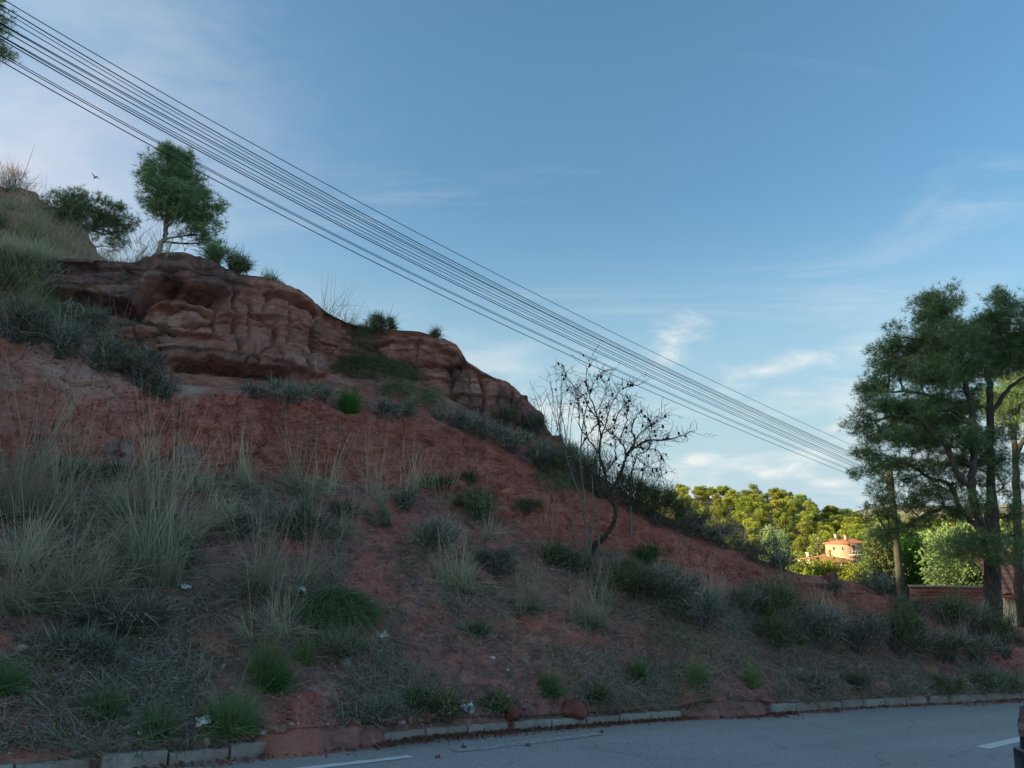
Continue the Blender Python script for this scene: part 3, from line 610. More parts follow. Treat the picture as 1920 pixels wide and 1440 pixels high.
def upper_at(px, t):
    """point on the upper hill in a picture column, t = 0 foot .. 1 crest"""
    a, _ = azel(px, 400); c = int(np.clip(np.interp(a, ua, np.arange(len(ua))), 0, len(ua)-1)); return UV[int(51*t), c]

# ------------------------------------------------------------------ valley floor, wooded hill and distant range
FH = featc([(900,1010),(1100,975),(1180,955),(1240,942),(1290,934),(1350,934),(1400,940),(1440,934),(1500,946),(1540,968),(1580,984),(1650,992),(1760,1000),(1920,1002),(2200,1005)])
def valley_z(r, a):
    z = np.interp(r, (0, 14, 17, 24, 32, 45, 80, 140, 200, 235), (-6, -4.4, -2.9, -2.75, -3.6, -5.2, -8.2, -10.5, -9.8, -9.0))
    top = np.interp(a, FH[0], FH[1])*400
    rise = sstep(225, 405, r)
    z = np.where(r > 225, -9.0+(top+9.0)*(0.25*rise+0.75*np.clip((r-225)/175, 0, 1)), z)
    z = np.where(r > 400, top-(r-400)*0.12, z); return np.maximum(z, -40)+CAMZ
va = np.radians(np.concatenate([np.linspace(-100, 8, 60), np.linspace(8.5, 36, 150), np.linspace(37, 100, 40)]))
vr = np.concatenate([np.linspace(15, 60, 46), np.linspace(63, 225, 50), np.linspace(229, 420, 60), np.geomspace(430, 2600, 20)])
Rg, Ag = np.meshgrid(vr, va, indexing='ij'); VZ = valley_z(Rg, Ag)
VV = np.stack([Rg*np.sin(Ag), Rg*np.cos(Ag), VZ], -1); VV[..., 2] += fbm(VV*0.05, 3, 44)*np.interp(Rg, (14, 40, 200), (0.05, 0.3, 1.0))
# keep the valley sheet under the road and the slope on the near side
behind = np.interp(Ag, AZ, RR[NR-8]); VV[..., 2] = np.where((Rg < behind+1.5) & (Ag < math.radians(28)), VV[..., 2]-2.5, VV[..., 2])
VV[..., 2] = np.where(np.abs(Ag) > math.radians(45), np.minimum(VV[..., 2], -6-0.05*Rg+0*VV[..., 2]), VV[..., 2])
def valley_mat():
    m, t, b = mat('valley_ground', 0.95, 0.1)
    n = tnoise(t, 0.12, 6, 0.6, 0.3); f = tnoise(t, 1.6, 5, 0.65)
    c = ramp(t, n, [(0.3, (0.06, 0.065, 0.03)), (0.5, (0.13, 0.11, 0.055)), (0.7, (0.24, 0.17, 0.10))]); c = mixc_(t, mrange(t, f, 0.4, 0.7, 0, 0.5), c, (0.07, 0.085, 0.03))
    L(t, c, b.inputs['Base Color']); bump(t, b, f, 0.6, 0.3); return m
M_valley = valley_mat()
obj('valley_ground', mesh('valley_ground', VV, grid_faces(0, len(vr), 0, len(va), len(va)), True), M_valley, kind='structure')
DH = featc([(1000,990),(1400,985),(1520,982),(1570,972),(1600,962),(1640,955),(1690,948),(1760,946),(1830,950),(1900,946),(1990,955),(2300,960)])
da = np.radians(np.linspace(-30, 60, 260)); dte = np.interp(da, DH[0], DH[1]); dq = np.linspace(0, 1, 40)[:, None]
r = 700+900*np.concatenate([dq, 1+0.3*dq[:12]]); zt = 1600*dte
z = np.concatenate([-30+(zt+30)*(0.35*dq+0.65*sstep(0, 1, dq)), zt-dq[:12]*120])
DV = np.stack([r*np.sin(da), r*np.cos(da), z+CAMZ], -1); DV[..., 2] += 9*fbm(DV*0.006, 4, 55)*np.concatenate([dq, dq[:12]*0+1])
def dist_mat():
    m, t, b = mat('distant_hills', 0.95, 0.1)
    n = tnoise(t, 0.02, 6, 0.65, 0.5); f = tnoise(t, 0.14, 5, 0.7)
    c = ramp(t, n, [(0.35, (0.20, 0.21, 0.13)), (0.5, (0.38, 0.32, 0.21)), (0.68, (0.55, 0.43, 0.30))]); c = mixc_(t, mrange(t, f, 0.42, 0.6, 0, 0.75), c, (0.09, 0.115, 0.06))
    L(t, c, b.inputs['Base Color']); return m
obj('distant_hills', mesh('distant_hills', DV, grid_faces(0, 52, 0, 260, 260), True), dist_mat(), kind='structure')
# ------------------------------------------------------------------ plants
def blob_pts(n, c, rad, r, shell=0.35):
    p = unit(r.normal(size=(n, 3)))*(r.random((n, 1))**shell); return np.asarray(c)+p*np.asarray(rad)
SC = lambda p: math.hypot(p[0], p[1])/FPX*1.02          # metres per picture unit at a point
_pid = [0]
def seed(): _pid[0] += 1; return np.random.default_rng(1000+_pid[0])

def grass_tuft(p, h, w, label, m=None, n=260, stems=40, droop=0.35, name='grass_tuft', group=None, lean=(0, 0), cat='grass tuft', bw=0.006, wild=1.0):
    r = seed(); mb = MB()
    ns = int(r.integers(4, 8)); sc_ = r.normal(size=(ns, 2))*w*(0.06+.11*wild); sl = r.normal(size=(ns, 2))*0.20*wild; sh = 0.75-.2*wild+(.3+.2*wild)*r.random(ns); g_ = r.integers(0, ns, n)
    b = np.column_stack([sc_[g_]+r.normal(size=(n, 2))*w*0.06, -0.03*np.ones(n)])
    d = np.column_stack([r.standard_t(4, size=(n, 2)).clip(-4, 4)*(0.20+.12*(1-wild))*w/max(h, .05)+sl[g_]+sc_[g_]/max(h, .05)*0.7+np.array(lean), np.ones(n)]); d = unit(d)
    ln = h*(0.22+0.72*r.random(n)**1.5)*sh[g_]
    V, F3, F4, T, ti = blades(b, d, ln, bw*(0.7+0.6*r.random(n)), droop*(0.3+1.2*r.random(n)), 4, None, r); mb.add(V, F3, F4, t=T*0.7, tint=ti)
    if stems:
        gs = r.integers(0, ns, stems); b = np.column_stack([sc_[gs]+r.normal(size=(stems, 2))*w*0.05, np.zeros(stems)])
        d = unit(np.column_stack([r.standard_t(3, size=(stems, 2)).clip(-5, 5)*0.17*w/max(h, .05)+sl[gs]*.7+np.array(lean), np.ones(stems)]))
        V, F3, F4, T, ti = blades(b, d, h*(0.55+0.6*r.random(stems)), bw*0.75, 0.16*r.random(stems), 4, 0.15*r.random(stems), r); mb.add(V, F3, F4, t=0.45+0.55*T, tint=ti)
    bk = max(6, n//9); b = np.column_stack([r.normal(size=(bk, 2))*w*0.2, h*.12*r.random(bk)]); d = unit(np.column_stack([r.normal(size=(bk, 2)), 0.1+0.5*r.random(bk)]))   # bent and fallen stems
    V, F3, F4, T, ti = blades(b, d, h*(0.25+0.45*r.random(bk)), bw*.8, 0.25*r.random(bk), 3, 0.3*r.random(bk), r); mb.add(V, F3, F4, t=0.4+0.6*T, tint=ti)
    k = max(8, n//4)                                    # dead thatch round the foot
    b = np.column_stack([r.normal(size=(k, 2))*w*0.16, 0.01+0*r.random(k)])
    d = unit(np.column_stack([r.normal(size=(k, 2)), 0.25+0.3*r.random(k)]))
    V, F3, F4, T, ti = blades(b, d, h*(0.15+0.25*r.random(k)), bw, 0.5, 3, None, r); mb.add(V, F3, F4, t=0.5*T, tint=0.4+0.6*ti)
    return mb.obj(name, m or M_dry, loc=p, label=label, cat=cat, group=group)

def twiggy_shrub(p, w, h, label, m=None, n=1500, name='low_shrub', group=None, ln=0.16, cat='shrub', leafy=0, leafsize=0.03, up=0.5, flat=0.0):
    r = seed(); root = thing(name, p, label, cat, group)
    st = MB(); ns = 26
    ends = blob_pts(ns, (0, 0, h*0.42), (w*.42, w*.42, h*.42), r, 0.5)
    for e in ends: st.tube(spline([(r.normal()*w*.05, r.normal()*w*.05, -0.04), e*np.array([.5, .5, .55])+r.normal(size=3)*w*.05, e*np.array([1, 1, .7+.9*r.random()])*(.85+.5*r.random())], 6), np.linspace(0.007, 0.002, 6)*(0.6+h), 4, False)
    st.obj('stem', M_twig, root)
    nb = 12; C = blob_pts(nb, (0, 0, h*.36), (w*.42, w*.36, h*.30), r, 0.6); C[:, 2] = np.abs(C[:, 2]); R = (0.25+0.6*r.random(nb)**1.5)
    k = r.integers(0, nb, n); q = unit(r.normal(size=(n, 3)))*(r.random((n, 1))**0.4)
    P = C[k]+q*np.column_stack([w*.30*R[k], w*.30*R[k], h*.42*R[k]]); P[:, 2] = np.abs(P[:, 2])+0.0
    D = unit(0.8*unit(P-np.array([0, 0, h*0.1]))+np.array([0, 0, up])+0.8*r.normal(size=(n, 3)))
    f = MB(); V, F3, F4, T, ti = blades(P, D, ln*(0.4+1.5*r.random(n)**2.2), 0.0045+0.004*r.random(n), 0.25*r.random(n), 2, None, r)
    f.add(V, F3, F4, t=T*np.repeat(np.clip(P[:, 2]/h, .2, 1), 5), tint=ti)  # low strands darker: the bush's inner shade put into the colour
    if leafy:
        k = r.integers(0, nb, leafy); q = unit(r.normal(size=(leafy, 3)))*(r.random((leafy, 1))**0.35)
        P = C[k]+q*np.column_stack([w*.31*R[k], w*.31*R[k], h*.45*R[k]]); P[:, 2] = np.abs(P[:, 2])
        V, F = leaves(P, leafsize*(0.6+0.8*r.random(leafy)), r, 0.5); f.add(V, F4=F, t=np.repeat(np.clip(P[:, 2]/h+0.3*r.normal(size=leafy), 0, 1), 4), tint=np.repeat(r.random(leafy), 4))
    f.obj('foliage', m or M_greyshrub, root); return root

def sprawl(p, nv, w, h, label, m=None, n=2200, name='sprawling_grass', cat='grass mound', group=None, ln=0.45):
    """a mound of long fine grass combed down the slope"""
    r = seed(); side = unit(np.cross(nv, (0, 0, 1))); down = unit(np.cross(nv, side)); down = down if down[2] < 0 else -down
    a = r.random(n)*2*math.pi; q = np.sqrt(r.random(n))
    B = (np.cos(a)*q*w*.45)[:, None]*side+(np.sin(a)*q*w*.26)[:, None]*down+((1-q*q)*h*0.5*(.6+.4*r.random(n)))[:, None]*np.array([0, 0, 1.0])
    D = unit(np.array([0, 0, 0.55])+0.35*down+0.35*(np.cos(a)*q)[:, None]*side+0.48*r.normal(size=(n, 3)))
    keep = fbm(B*4.5+r.random(3)*20, 3, 5) > -.16; B, D = B[keep], D[keep]; n = len(B)
    mb = MB(); V, F3, F4, T, ti = blades(B, D, ln*(0.3+1.2*r.random(n)**1.5), 0.006, 0.35+0.7*r.random(n), 4, None, r); mb.add(V, F3, F4, t=T, tint=ti)
    return mb.obj(name, m or M_sprawl, loc=p, label=label, cat=cat, group=group)

def needle_tufts(mb, C, D, size, r, per=9, wid=0.006):
    n = len(C)*per; c = np.repeat(C, per, 0); d = np.repeat(D, per, 0)
    dd = unit(d*0.75+r.normal(size=(n, 3))*0.62); ln = size*(0.6+0.6*r.random(n))
    V, F3, F4, T, ti = blades(c+dd*0.01, dd, ln, wid*(0.7+0.6*r.random(n)), 0.05, 1, np.repeat(r.random(len(C)), per), r); mb.add(V, F3=F3, t=T*0.8+0.1, tint=ti)

def pine_tree(p, trunks, blobs, label, tuft=0.11, dens=900, group=None, name='pine_tree', bark=None, per=9, wid=0.007, needle=None, twigr=0.006, loose=1.0):
    """trunks: list of (points, radii) in local metres; blobs: (x, y, z, rx, ry, rz, density)"""
    r = seed(); root = thing(name, p, label, 'tree', group)
    tb = MB(); nodes = []
    for P, R in trunks:
        k = max(8, 5*len(P)); S = spline(P, k); S[1:] += 0.012*r.normal(size=S[1:].shape); tb.tube(S, np.interp(np.linspace(0, 1, k), np.linspace(0, 1, len(R)), R), 9); nodes.append(S[2:])
    tb.obj('trunk', bark or M_bark, root, True)
    nodes = np.concatenate(nodes); lb = MB(); fo = MB()
    for x, y, z, rx, ry, rz, dn in blobs:
        c = np.array([x, y, z]); w = np.linalg.norm(nodes-c, axis=1)+0.9*np.clip(nodes[:, 2]-z+0.15, 0, None); a = nodes[np.argmin(w)]
        mid_ = (a+c)/2+np.array([0, 0, -0.06*np.linalg.norm(c-a)])+r.normal(size=3)*0.05
        ln = np.linalg.norm(c-a); S = spline([a, mid_, c], 8); lb.tube(S, np.linspace(0.012+0.016*ln, 0.008, 8), 5)
        n = int(dens*dn*(rx*ry+ry*rz+rx*rz)/3*4); ks = max(4, n//16); SCn = blob_pts(ks, c, np.array([rx*1.08, ry*1.08, rz*1.12])*loose, r, 0.45); C = SCn[r.integers(0, ks, n)]+r.normal(size=(n, 3))*np.array([.085, .085, .055])*(0.5+.5*min(1, rx/.4))*loose
        C += 0.16*min(rx, rz)*fbm(C*3.0/max(rx, .2), 2, 3)[:, None]*r.normal(size=(n, 3))
        D = unit(unit(C-c)+np.array([0, 0, 0.55])+0.3*r.normal(size=(n, 3)))
        for e in C[:max(5, n//10)]:                       # fine twigs carrying the needles
            s0 = S[r.integers(3, 8)]; lb.tube(spline([s0, (s0+e)/2+r.normal(size=3)*0.03-np.array([0, 0, .03]), e], 5), np.linspace(twigr, 0.002, 5), 3, False)
        needle_tufts(fo, C, D, tuft, r, per, wid)
    lb.obj('branches', M_bark, root); fo.obj('crown', needle or M_pine, root); return root

def px_local(root_p, r):
    """turn traced picture points (plus a depth offset) into metres about a tree's foot"""
    def f(x, y, dd=0.0): return pix_at(np.array(float(x)), np.array(float(y)), r+dd)-np.asarray(root_p)
    return f
G_tall = 'tall grass tufts on the slope'; G_green = 'fresh green grass tufts above the kerb'; G_low = 'low shrubs on the slope'
def at(px, py): p, n = hill_at(px, py); return p
# tall dry tufts: base px, base py, height px, width px, label, blades, lean
TUFTS = [
 (22,965,290,170,'tall grey-green grass tuft at the very left, reaching up the red bank',520,(.05,0)),
 (112,975,150,70,'slim grey-green grass tuft just right of the tall one at the left edge',170,(.06,0)),
 (70,1145,210,220,'broad tousled straw-grey grass tuft low at the left edge',560,(.05,.0)),
 (170,1120,150,110,'small straw grass tuft leaning right beside the broad left one',200,(.22,0)),
 (282,1092,320,150,'very tall upright grass tuft with dark base above the yellow flowers',480,(.04,0)),
 (330,1010,200,110,'tall straw-stemmed tuft leaning right behind the very tall upright tuft',240,(.16,0)),
 (215,965,190,120,'pale feathery grass tuft at the foot of the grey-stained bank',260,(.02,0)),
 (375,925,130,55,'narrow grey-green tuft on the bank foot, first of three small ones',150,(0,0)),
 (455,918,115,42,'narrow grey-green tuft on the bank foot, middle of three small ones',170,(0,0)),
 (570,935,165,64,'tall thin tuft with long pale stems in front of the red bank',170,(0,0)),
 (478,1105,190,170,'big tan dry grass tuft in the middle left of the slope',480,(.02,0)),
 (530,1190,150,110,'grey straw tuft just left of the white plastic bag',230,(.10,0)),
 (715,985,165,60,'slender grey tuft with long stems beside the bare red gully top',200,(0,0)),
 (788,915,75,60,'short dense olive tuft high on the slope below the sprawling grass',200,(0,0)),
 (865,1108,140,86,'pale straw grass tuft in the centre of the slope',330,(.02,0)),
 (985,1148,135,76,'straw grass tuft with dark skirt, second right of the centre one',300,(.02,0)),
 (1108,1172,130,84,'greenish straw grass tuft directly below the leafless tree',320,(0,0)),
 (1140,1130,90,50,'thin straw tuft right beside the leafless tree foot',120,(.15,0)),
 (1325,1130,110,76,'grey feathery tuft on the right half of the slope',240,(0,0)),
 (1530,1170,90,80,'pale grey tuft among grey shrubs toward the brick wall',220,(0,0)),
 (1590,1175,80,66,'thin pale tuft right of the grey one toward the brick wall',160,(.1,0)),
 (1790,1215,70,50,'dry pinkish tuft below the brick wall',160,(0,0)),
 (650,1010,110,50,'sparse tan stems at the left rim of the bare red gully',90,(.08,0)),
 (1235,1080,80,44,'wispy stems on the red slope right of the leafless tree',80,(0,0)),
 (1470,1120,80,50,'wispy tan stems near the right end of the red slope',90,(0,0)),
 (920,1010,80,46,'small wispy tuft uphill of the centre straw tuft',90,(0,0)),
 (410,985,90,70,'low tangled grey tuft below the small bank-foot tufts',200,(0,0)),
 (40,1060,150,120,'tangled grey tuft between the two tufts at the left edge',300,(.1,0)),
]
for x, y, h, w, lab, n, ln in TUFTS:
    p = at(x, y); s = SC(p); grass_tuft(p, h*s, w*s, lab, None, int(n*1.3), max(14, n//7), 0.35, group=G_tall, lean=ln)
for x, y, h, lab in ((440,908,160,'sparse tall stems before the bank, between the narrow tufts'),(545,912,190,'sparse tall stems left of the tall thin tuft'),(620,930,150,'sparse stems at the bank foot right of the tall thin tuft'),(700,938,180,'sparse tall stems over the bare gully head'),(150,905,210,'sparse tall stems before the grey stain at the left'),(60,890,230,'sparse tall stems high at the left edge'),(320,915,200,'sparse tall stems right of the grey stains'),(255,905,210,'sparse tall stems between the two grey stains'),(835,955,120,'sparse stems above the dark green cushion shrub'),(760,935,140,'sparse stems left of the short olive tuft'),(1280,1075,90,'sparse stems on the right part of the red slope'),(1040,1010,110,'sparse stems on the open red slope left of the tree')):
    p = at(x, y); s = SC(p); grass_tuft(p, h*s, 60*s, lab, None, 26, 20, 0.3, group=G_tall, name='tall_stems', bw=.0065)
GREEN = [
 (8,1298,95,90,'fresh green grass tuft cut by the left edge of the picture',260),
 (196,1345,88,92,'fresh green tuft near the bottom left, left of the bluish one',300),
 (295,1382,100,84,'bluish green tuft close to the kerb at bottom left',240),
 (430,1372,130,118,'largest bright green grass tuft, above the kerb at bottom left',480),
 (505,1282,140,88,'bluish green upright tuft rising behind the largest green one',300),
 (572,1245,85,46,'small yellow-green tuft left of the dark overhanging mound',130),
 (1026,1303,88,62,'upright fresh green tuft in the bottom centre',260),
 (1195,1272,74,66,'fresh green tuft right of the bottom-centre one',230),
 (1309,1278,70,56,'fresh green tuft above the soil-buried kerb gap',220),
 (1408,1286,72,48,'rightmost fresh green tuft of the row above the kerb',200),
]
for x, y, h, w, lab, n in GREEN:
    p = at(x, y); s = SC(p); grass_tuft(p, h*s, w*s, lab, M_green, int(n*1.9), 12, 0.20, group=G_green, name='green_grass_tuft', wild=.3, bw=.007)
# vivid upright shrublet and sprawling mounds
p, n_ = hill_at(648, 772); s = SC(p); grass_tuft(p, 84*s, 62*s, 'vivid green upright shrublet on the edge of the red bank', M_vivid, 700, 0, 0.10, 'green_shrublet', cat='shrub', bw=0.010, wild=.15)
for x, y, w, h, lab, mt, n in ((700,700,190,60,'large mound of long grass combed down between rock and bank',M_sprawl,4200), (770,745,150,40,'lower right fall of the long combed grass under the outcrop',M_sprawl,2600), (690,640,110,46,'small shaggy grass mound under the rock cap',M_sprawl,1500),
                            (640,1150,150,70,'dark green overhanging grass mound beside the white plastic bag',M_greenshrub,3800), (100,600,160,50,'shaggy dark grass hanging on the terrace at the left',M_greyshrub,2400), (250,655,170,50,'shaggy blue-grey grass falling across the terrace below the rock',M_greyshrub,2600), (1040,905,120,40,'long grass spilling over the crest behind the leafless tree',M_sprawl,1400)):
    p, n_ = hill_at(x, y); s = SC(p); sprawl(p, n_, w*s, h*s, lab, mt, n, ln=0.34 if n > 2000 else 0.28)
# shrubs: px, py(base), width, height, label, material, leaf count
SH = [
 (30,640,120,70,'blue-grey shrub at the left edge on top of the red bank',M_greyshrub,0),(110,668,110,66,'blue-grey shrub on the bank rim, second from the left edge',M_greyshrub,0),(190,700,110,70,'dark blue-grey shrub on the bank rim below the rock cap',M_greyshrub,0),
 (262,722,100,62,'blue-grey shrub on the bank rim below the big rock face',M_greyshrub,0),(312,748,60,46,'small dark shrub ending the left row on the bank rim',M_greyshrub,0),(30,560,150,70,'dark shaggy shrub on the terrace at the left edge',M_greenshrub,200),(160,625,110,60,'dark shrub in the middle of the left terrace',M_greyshrub,0),
 (545,752,100,44,'dark grey shrub on the bank rim under the lower rock ledge',M_greyshrub,0),(600,752,70,36,'pale twiggy shrub left of the vivid green shrublet',M_greyshrub,0),(470,742,60,22,'flat grey cushion shrub under the lower rock ledge',M_greyshrub,0),
 (715,785,70,50,'blue-grey shrub hanging over the bank right of the vivid shrublet',M_greyshrub,0),(760,778,60,34,'small dark shrub on the rim below the combed grass',M_greyshrub,0),(850,800,90,44,'grey shrub on the rim at the end of the combed grass',M_greyshrub,0),
 (905,822,90,46,'grey shrub below the jointed rock face',M_greyshrub,0),(960,850,90,56,'blue-grey shrub on the rim under the rock end',M_greyshrub,0),(1010,880,100,60,'grey shrub where the rock outcrop ends',M_greyshrub,0),
 (945,800,60,48,'feathery grass-like shrub against the jointed rock',M_sprawl,0),(1000,815,60,46,'olive shrub at the foot of the last rock',M_greenshrub,200),
 (1060,905,110,90,'grey-green broom shrub left behind the leafless tree',M_broom,300),(1120,930,120,110,'tall olive broom shrub directly behind the leafless tree',M_broom,500),(1180,955,110,80,'olive shrub on the crest right behind the leafless tree',M_greenshrub,600),
 (1235,985,110,86,'dark green shrub on the crest right of the leafless tree',M_greenshrub,700),(1290,1004,90,50,'grey shrub on the crest against the wooded hill',M_greyshrub,200),(1310,985,60,50,'dark green pointed shrub on the crest against the wooded hill',M_greenshrub,500),
 (1350,1024,110,46,'grey shrub on the crest, third before the house',M_greyshrub,0),(1410,1048,110,46,'blue-grey shrub on the crest, second before the house',M_greyshrub,0),(1465,1072,90,40,'blue-grey shrub on the crest just before the house',M_greyshrub,0),
 (820,918,80,34,'dark green cushion shrub right of the short olive tuft',M_greenshrub,300),(895,975,100,64,'dark green shrub in the upper centre of the slope',M_greenshrub,700),(805,1030,110,62,'grey twiggy shrub left of the centre straw tuft',M_greyshrub,0),
 (760,955,60,40,'small grey shrub under the short olive tuft',M_greyshrub,0),(560,1010,110,70,'pale grey twiggy shrub right of the tan dry tuft',M_greyshrub,0),(930,1080,90,56,'grey shrub right of the centre straw tuft',M_greyshrub,0),
 (640,970,50,34,'small dark green shrub at the foot of the bank',M_greenshrub,200),(1040,1060,90,46,'dark green shrub left of the leafless tree foot',M_greenshrub,500),(1080,1075,60,40,'dark shrub hiding the leafless tree foot',M_greenshrub,300),
 (1212,1058,56,40,'round bright green shrub on the red slope right of the tree',M_vivid,500),(1190,1120,120,76,'dark green shrub below right of the leafless tree',M_greenshrub,700),(1255,1145,130,80,'grey-green shrub in the middle of the right slope',M_greyshrub,200),
 (1320,1180,130,76,'dark grey shrub low on the right slope',M_greyshrub,0),(1400,1150,80,56,'grey shrub right of the feathery tuft',M_greyshrub,0),(1455,1175,120,90,'green bushy shrub on the right slope',M_greenshrub,900),
 (1450,1215,120,56,'low green shrub under the green bushy one',M_greenshrub,500),(1540,1215,140,80,'wide grey shrub on the right slope before the dark green one',M_greyshrub,200),(1610,1225,110,74,'grey-violet shrub left of the dark green one',M_greyshrub,0),
 (1690,1228,96,92,'round dark green shrub on the right slope',M_greenshrub,1200),(1735,1225,70,60,'grey-violet shrub right of the round dark green one',M_greyshrub,0),(1785,1240,80,56,'pale grey feathery shrub below the pine',M_greyshrub,0),
 (1840,1245,90,60,'grey-violet shrub at the foot of the pine',M_greyshrub,0),(1720,1165,90,56,'dark grey shrub in front of the brick wall corner',M_greyshrub,100),(1790,1180,100,70,'dark olive shrub in front of the brick wall',M_greenshrub,500),
 (1830,1195,80,64,'dark shrub left of the pine trunk',M_greyshrub,200),(1885,1230,90,80,'yellow-green shrub right of the pine trunk foot',M_greenshrub,900),(1560,1112,40,22,'tiny grey shrub on the red crest near the boulder',M_greyshrub,0),
 (1650,1110,90,40,'grey bush on the far crest before the brick wall',M_greyshrub,200),(1610,1292,40,30,'small green shrub above the right kerb',M_greenshrub,250),(1775,1302,60,34,'green cushion shrub above the right kerb stones',M_greenshrub,350),(1850,1296,50,36,'green cushion shrub above the kerb near the car',M_greenshrub,350),
 (1895,1300,40,26,'last green cushion shrub above the kerb at the right edge',M_greenshrub,200),(700,1385,90,40,'tangled grey weed heap on the kerb at the bottom centre left',M_greyshrub,0),(830,1350,80,44,'dark green weed patch above the kerb by the torn plastic bag',M_greenshrub,900),
 (780,1330,60,40,'leafy dark weed left of the torn plastic bag',M_greenshrub,600),(930,1340,60,34,'leafy weed right of the torn plastic bag',M_greenshrub,500),(1120,1320,60,30,'dark weed clump above the kerb in the bottom centre',M_greenshrub,300),(520,1300,50,40,'leafy green weed at the foot of the bluish upright tuft',M_vivid,350),
 (240,1190,160,60,'tangle of grey weeds left of the red bare patch',M_greyshrub,200),(150,1240,130,46,'low grey weed tangle above the bottom left tufts',M_greyshrub,0),(640,1235,110,46,'brownish dry weeds under the dark overhanging mound',M_broom,0),(440,1010,90,50,'blue-grey shrub above the tan dry tuft',M_greyshrub,0),
 (900,1195,60,26,'dark creeping weed on the red soil in the centre',M_greenshrub,250),(1530,1295,70,30,'low grey weed above the kerb on the right',M_greyshrub,100),(340,1060,80,60,'grey weeds right of the very tall upright tuft',M_greyshrub,150),(120,905,80,40,'dark tuft-like weeds at the bank foot on the left',M_greyshrub,100),(200,900,70,30,'dark weeds at the foot of the grey-stained bank',M_greenshrub,150),
 (990,960,70,26,'flat dark shrub on the open red slope',M_greenshrub,150),(880,905,46,24,'small dark cushion on the open red slope',M_greenshrub,150),
]
for x, y, w, h, lab, mt, lf in SH:
    p = at(x, y); s = SC(p)
    twiggy_shrub(p, w*s*1.05, h*s*1.1, lab, mt, int(np.clip(w*h*0.36, 500, 3200)), group=G_low, leafy=lf, ln=0.10+0.06*min(1, h/70), leafsize=0.028, up=0.6 if mt is not M_broom else 1.2)
# crest plants against the sky
def crest_at(px):
    a, _ = azel(px, 600); c = int(np.argmin(np.abs(AZ-a))); return HS[NR-13, c]
for x, w, h, lab, mt, lf, ls in ((722,76,46,'rounded dark evergreen bush on the rock crest against the sky',M_greenshrub,1500,.035),(818,40,26,'small sparse bush right of the rounded one on the crest',M_greenshrub,260,.03),(430,62,58,'leafy shrub on the rock crest right of the small pine',M_greenshrub,900,.045),
                              (390,70,44,'sprawling pine-like bush at the foot of the small pine',M_pine,500,.03),(500,30,14,'tiny tuft on the crest right of the leafy shrub',M_greenshrub,60,.03)):
    p = crest_at(x); p = p+np.array([0, 0.1, -0.03]); s = SC(p); twiggy_shrub(p, w*s, h*s, lab, mt, int(w*h*.45), leafy=lf, leafsize=ls, up=0.7, cat='bush', name='crest_bush')
for x, h, w, lab, n in ((618,90,50,'tall thin reed stems on the crest, the biggest against the sky',16),(655,66,30,'thin reed stems on the crest left of the rounded bush',9),(495,34,24,'short thin stems on the crest right of the small pine',8),(690,46,16,'single thin stems beside the rounded crest bush',4),(285,70,90,'pale dry stems behind the small pine on the rock',22),(255,90,60,'pale leaning stems left of the small pine',14)):
    p = crest_at(x); s = SC(p); grass_tuft(p, h*s*1.1, w*s*1.6, lab, M_dry, 20, n*2, 0.2, name='reed_stems', cat='reeds', bw=0.011, lean=(0.12, 0))
# left upper hill: long grass, bush pine, bare bush
for x, t_, h, w, lab, n in ((10,.35,150,150,'long pale grass on the upper hill at the left edge',420),(75,.30,130,130,'long green-grey grass above the rock at the left',420),(130,.22,100,110,'grass at the top of the dark rock cap',300),(40,.12,120,120,'lower long grass left of the rock cap',360),(165,.45,60,80,'short grass on the upper hill crest behind the rock',200),(30,.85,70,80,'dry stems on the left skyline',160),(70,.95,60,60,'tall seed stems on the left skyline',60),(95,.6,90,90,'greyish grass halfway up the left hill',300),(-10,.6,130,120,'grey grass cut by the left picture edge on the upper hill',300), (200,.5,60,60,'sparse grass left of the small pine',120)):
    p = upper_at(x, t_); s = SC(p); grass_tuft(p-np.array([0, 0, .03]), h*s, w*s, lab, M_sprawl if n > 290 else M_dry, n*2, n//6, 0.35, group='long grass on the upper hill', bw=0.009)
for x, y, h, w, lab in ((70,590,110,90,'pale long grass clump hanging left of the rock cap'),(20,600,150,110,'long grass clump on the terrace at the left edge'),(125,640,90,40,'tan stems in front of the dark rock cap'),(225,640,90,50,'thin tan stems in front of the undercut rock')):
    p = at(x, y); s = SC(p); grass_tuft(p, h*s, w*s, lab, M_dry if 'tan' in lab else M_sprawl, 330 if 'clump' in lab else 40, 40 if 'clump' in lab else 14, 0.3, group=G_tall)
p = upper_at(20, .97); s = SC(p)
twiggy_shrub(p, 90*s, 50*s, 'leafless brownish bush on the left skyline', M_litter, 900, name='bare_bush', ln=0.3, up=1.0, cat='bush')

rg = np.random.default_rng(77); ucol = np.nonzero((ua > math.radians(-40)))[0]
ri = rg.integers(2, 52, 2600); ci = rg.choice(ucol, 2600); Pg = UV[ri, ci]+rg.normal(size=(2600, 3))*np.array([.1, .1, 0]); ok = fbm(Pg*.8, 3, 8) > -.25; Pg = Pg[ok]
ccol = np.nonzero((AZ > math.radians(-40)) & (AZ < azel(105, 480)[0]))[0]; ri = rg.integers(NR-40, NR-4, 700); ci = rg.choice(ccol, 700); Pg = np.vstack([Pg, HS[ri, ci]])
per = 9; n = len(Pg)*per; b = np.repeat(Pg, per, 0)+rg.normal(size=(n, 3))*np.array([.09, .09, .01]); D = unit(np.column_stack([rg.normal(size=(n, 2))*.35, np.ones(n)]))
mb = MB(); V, F3, F4, T, ti = blades(b, D, np.repeat(.16+.42*rg.random(len(Pg))**1.5, per)*(.5+.8*rg.random(n)), .007, .35*rg.random(n), 3, None, rg); mb.add(V, F3, F4, t=T, tint=ti)
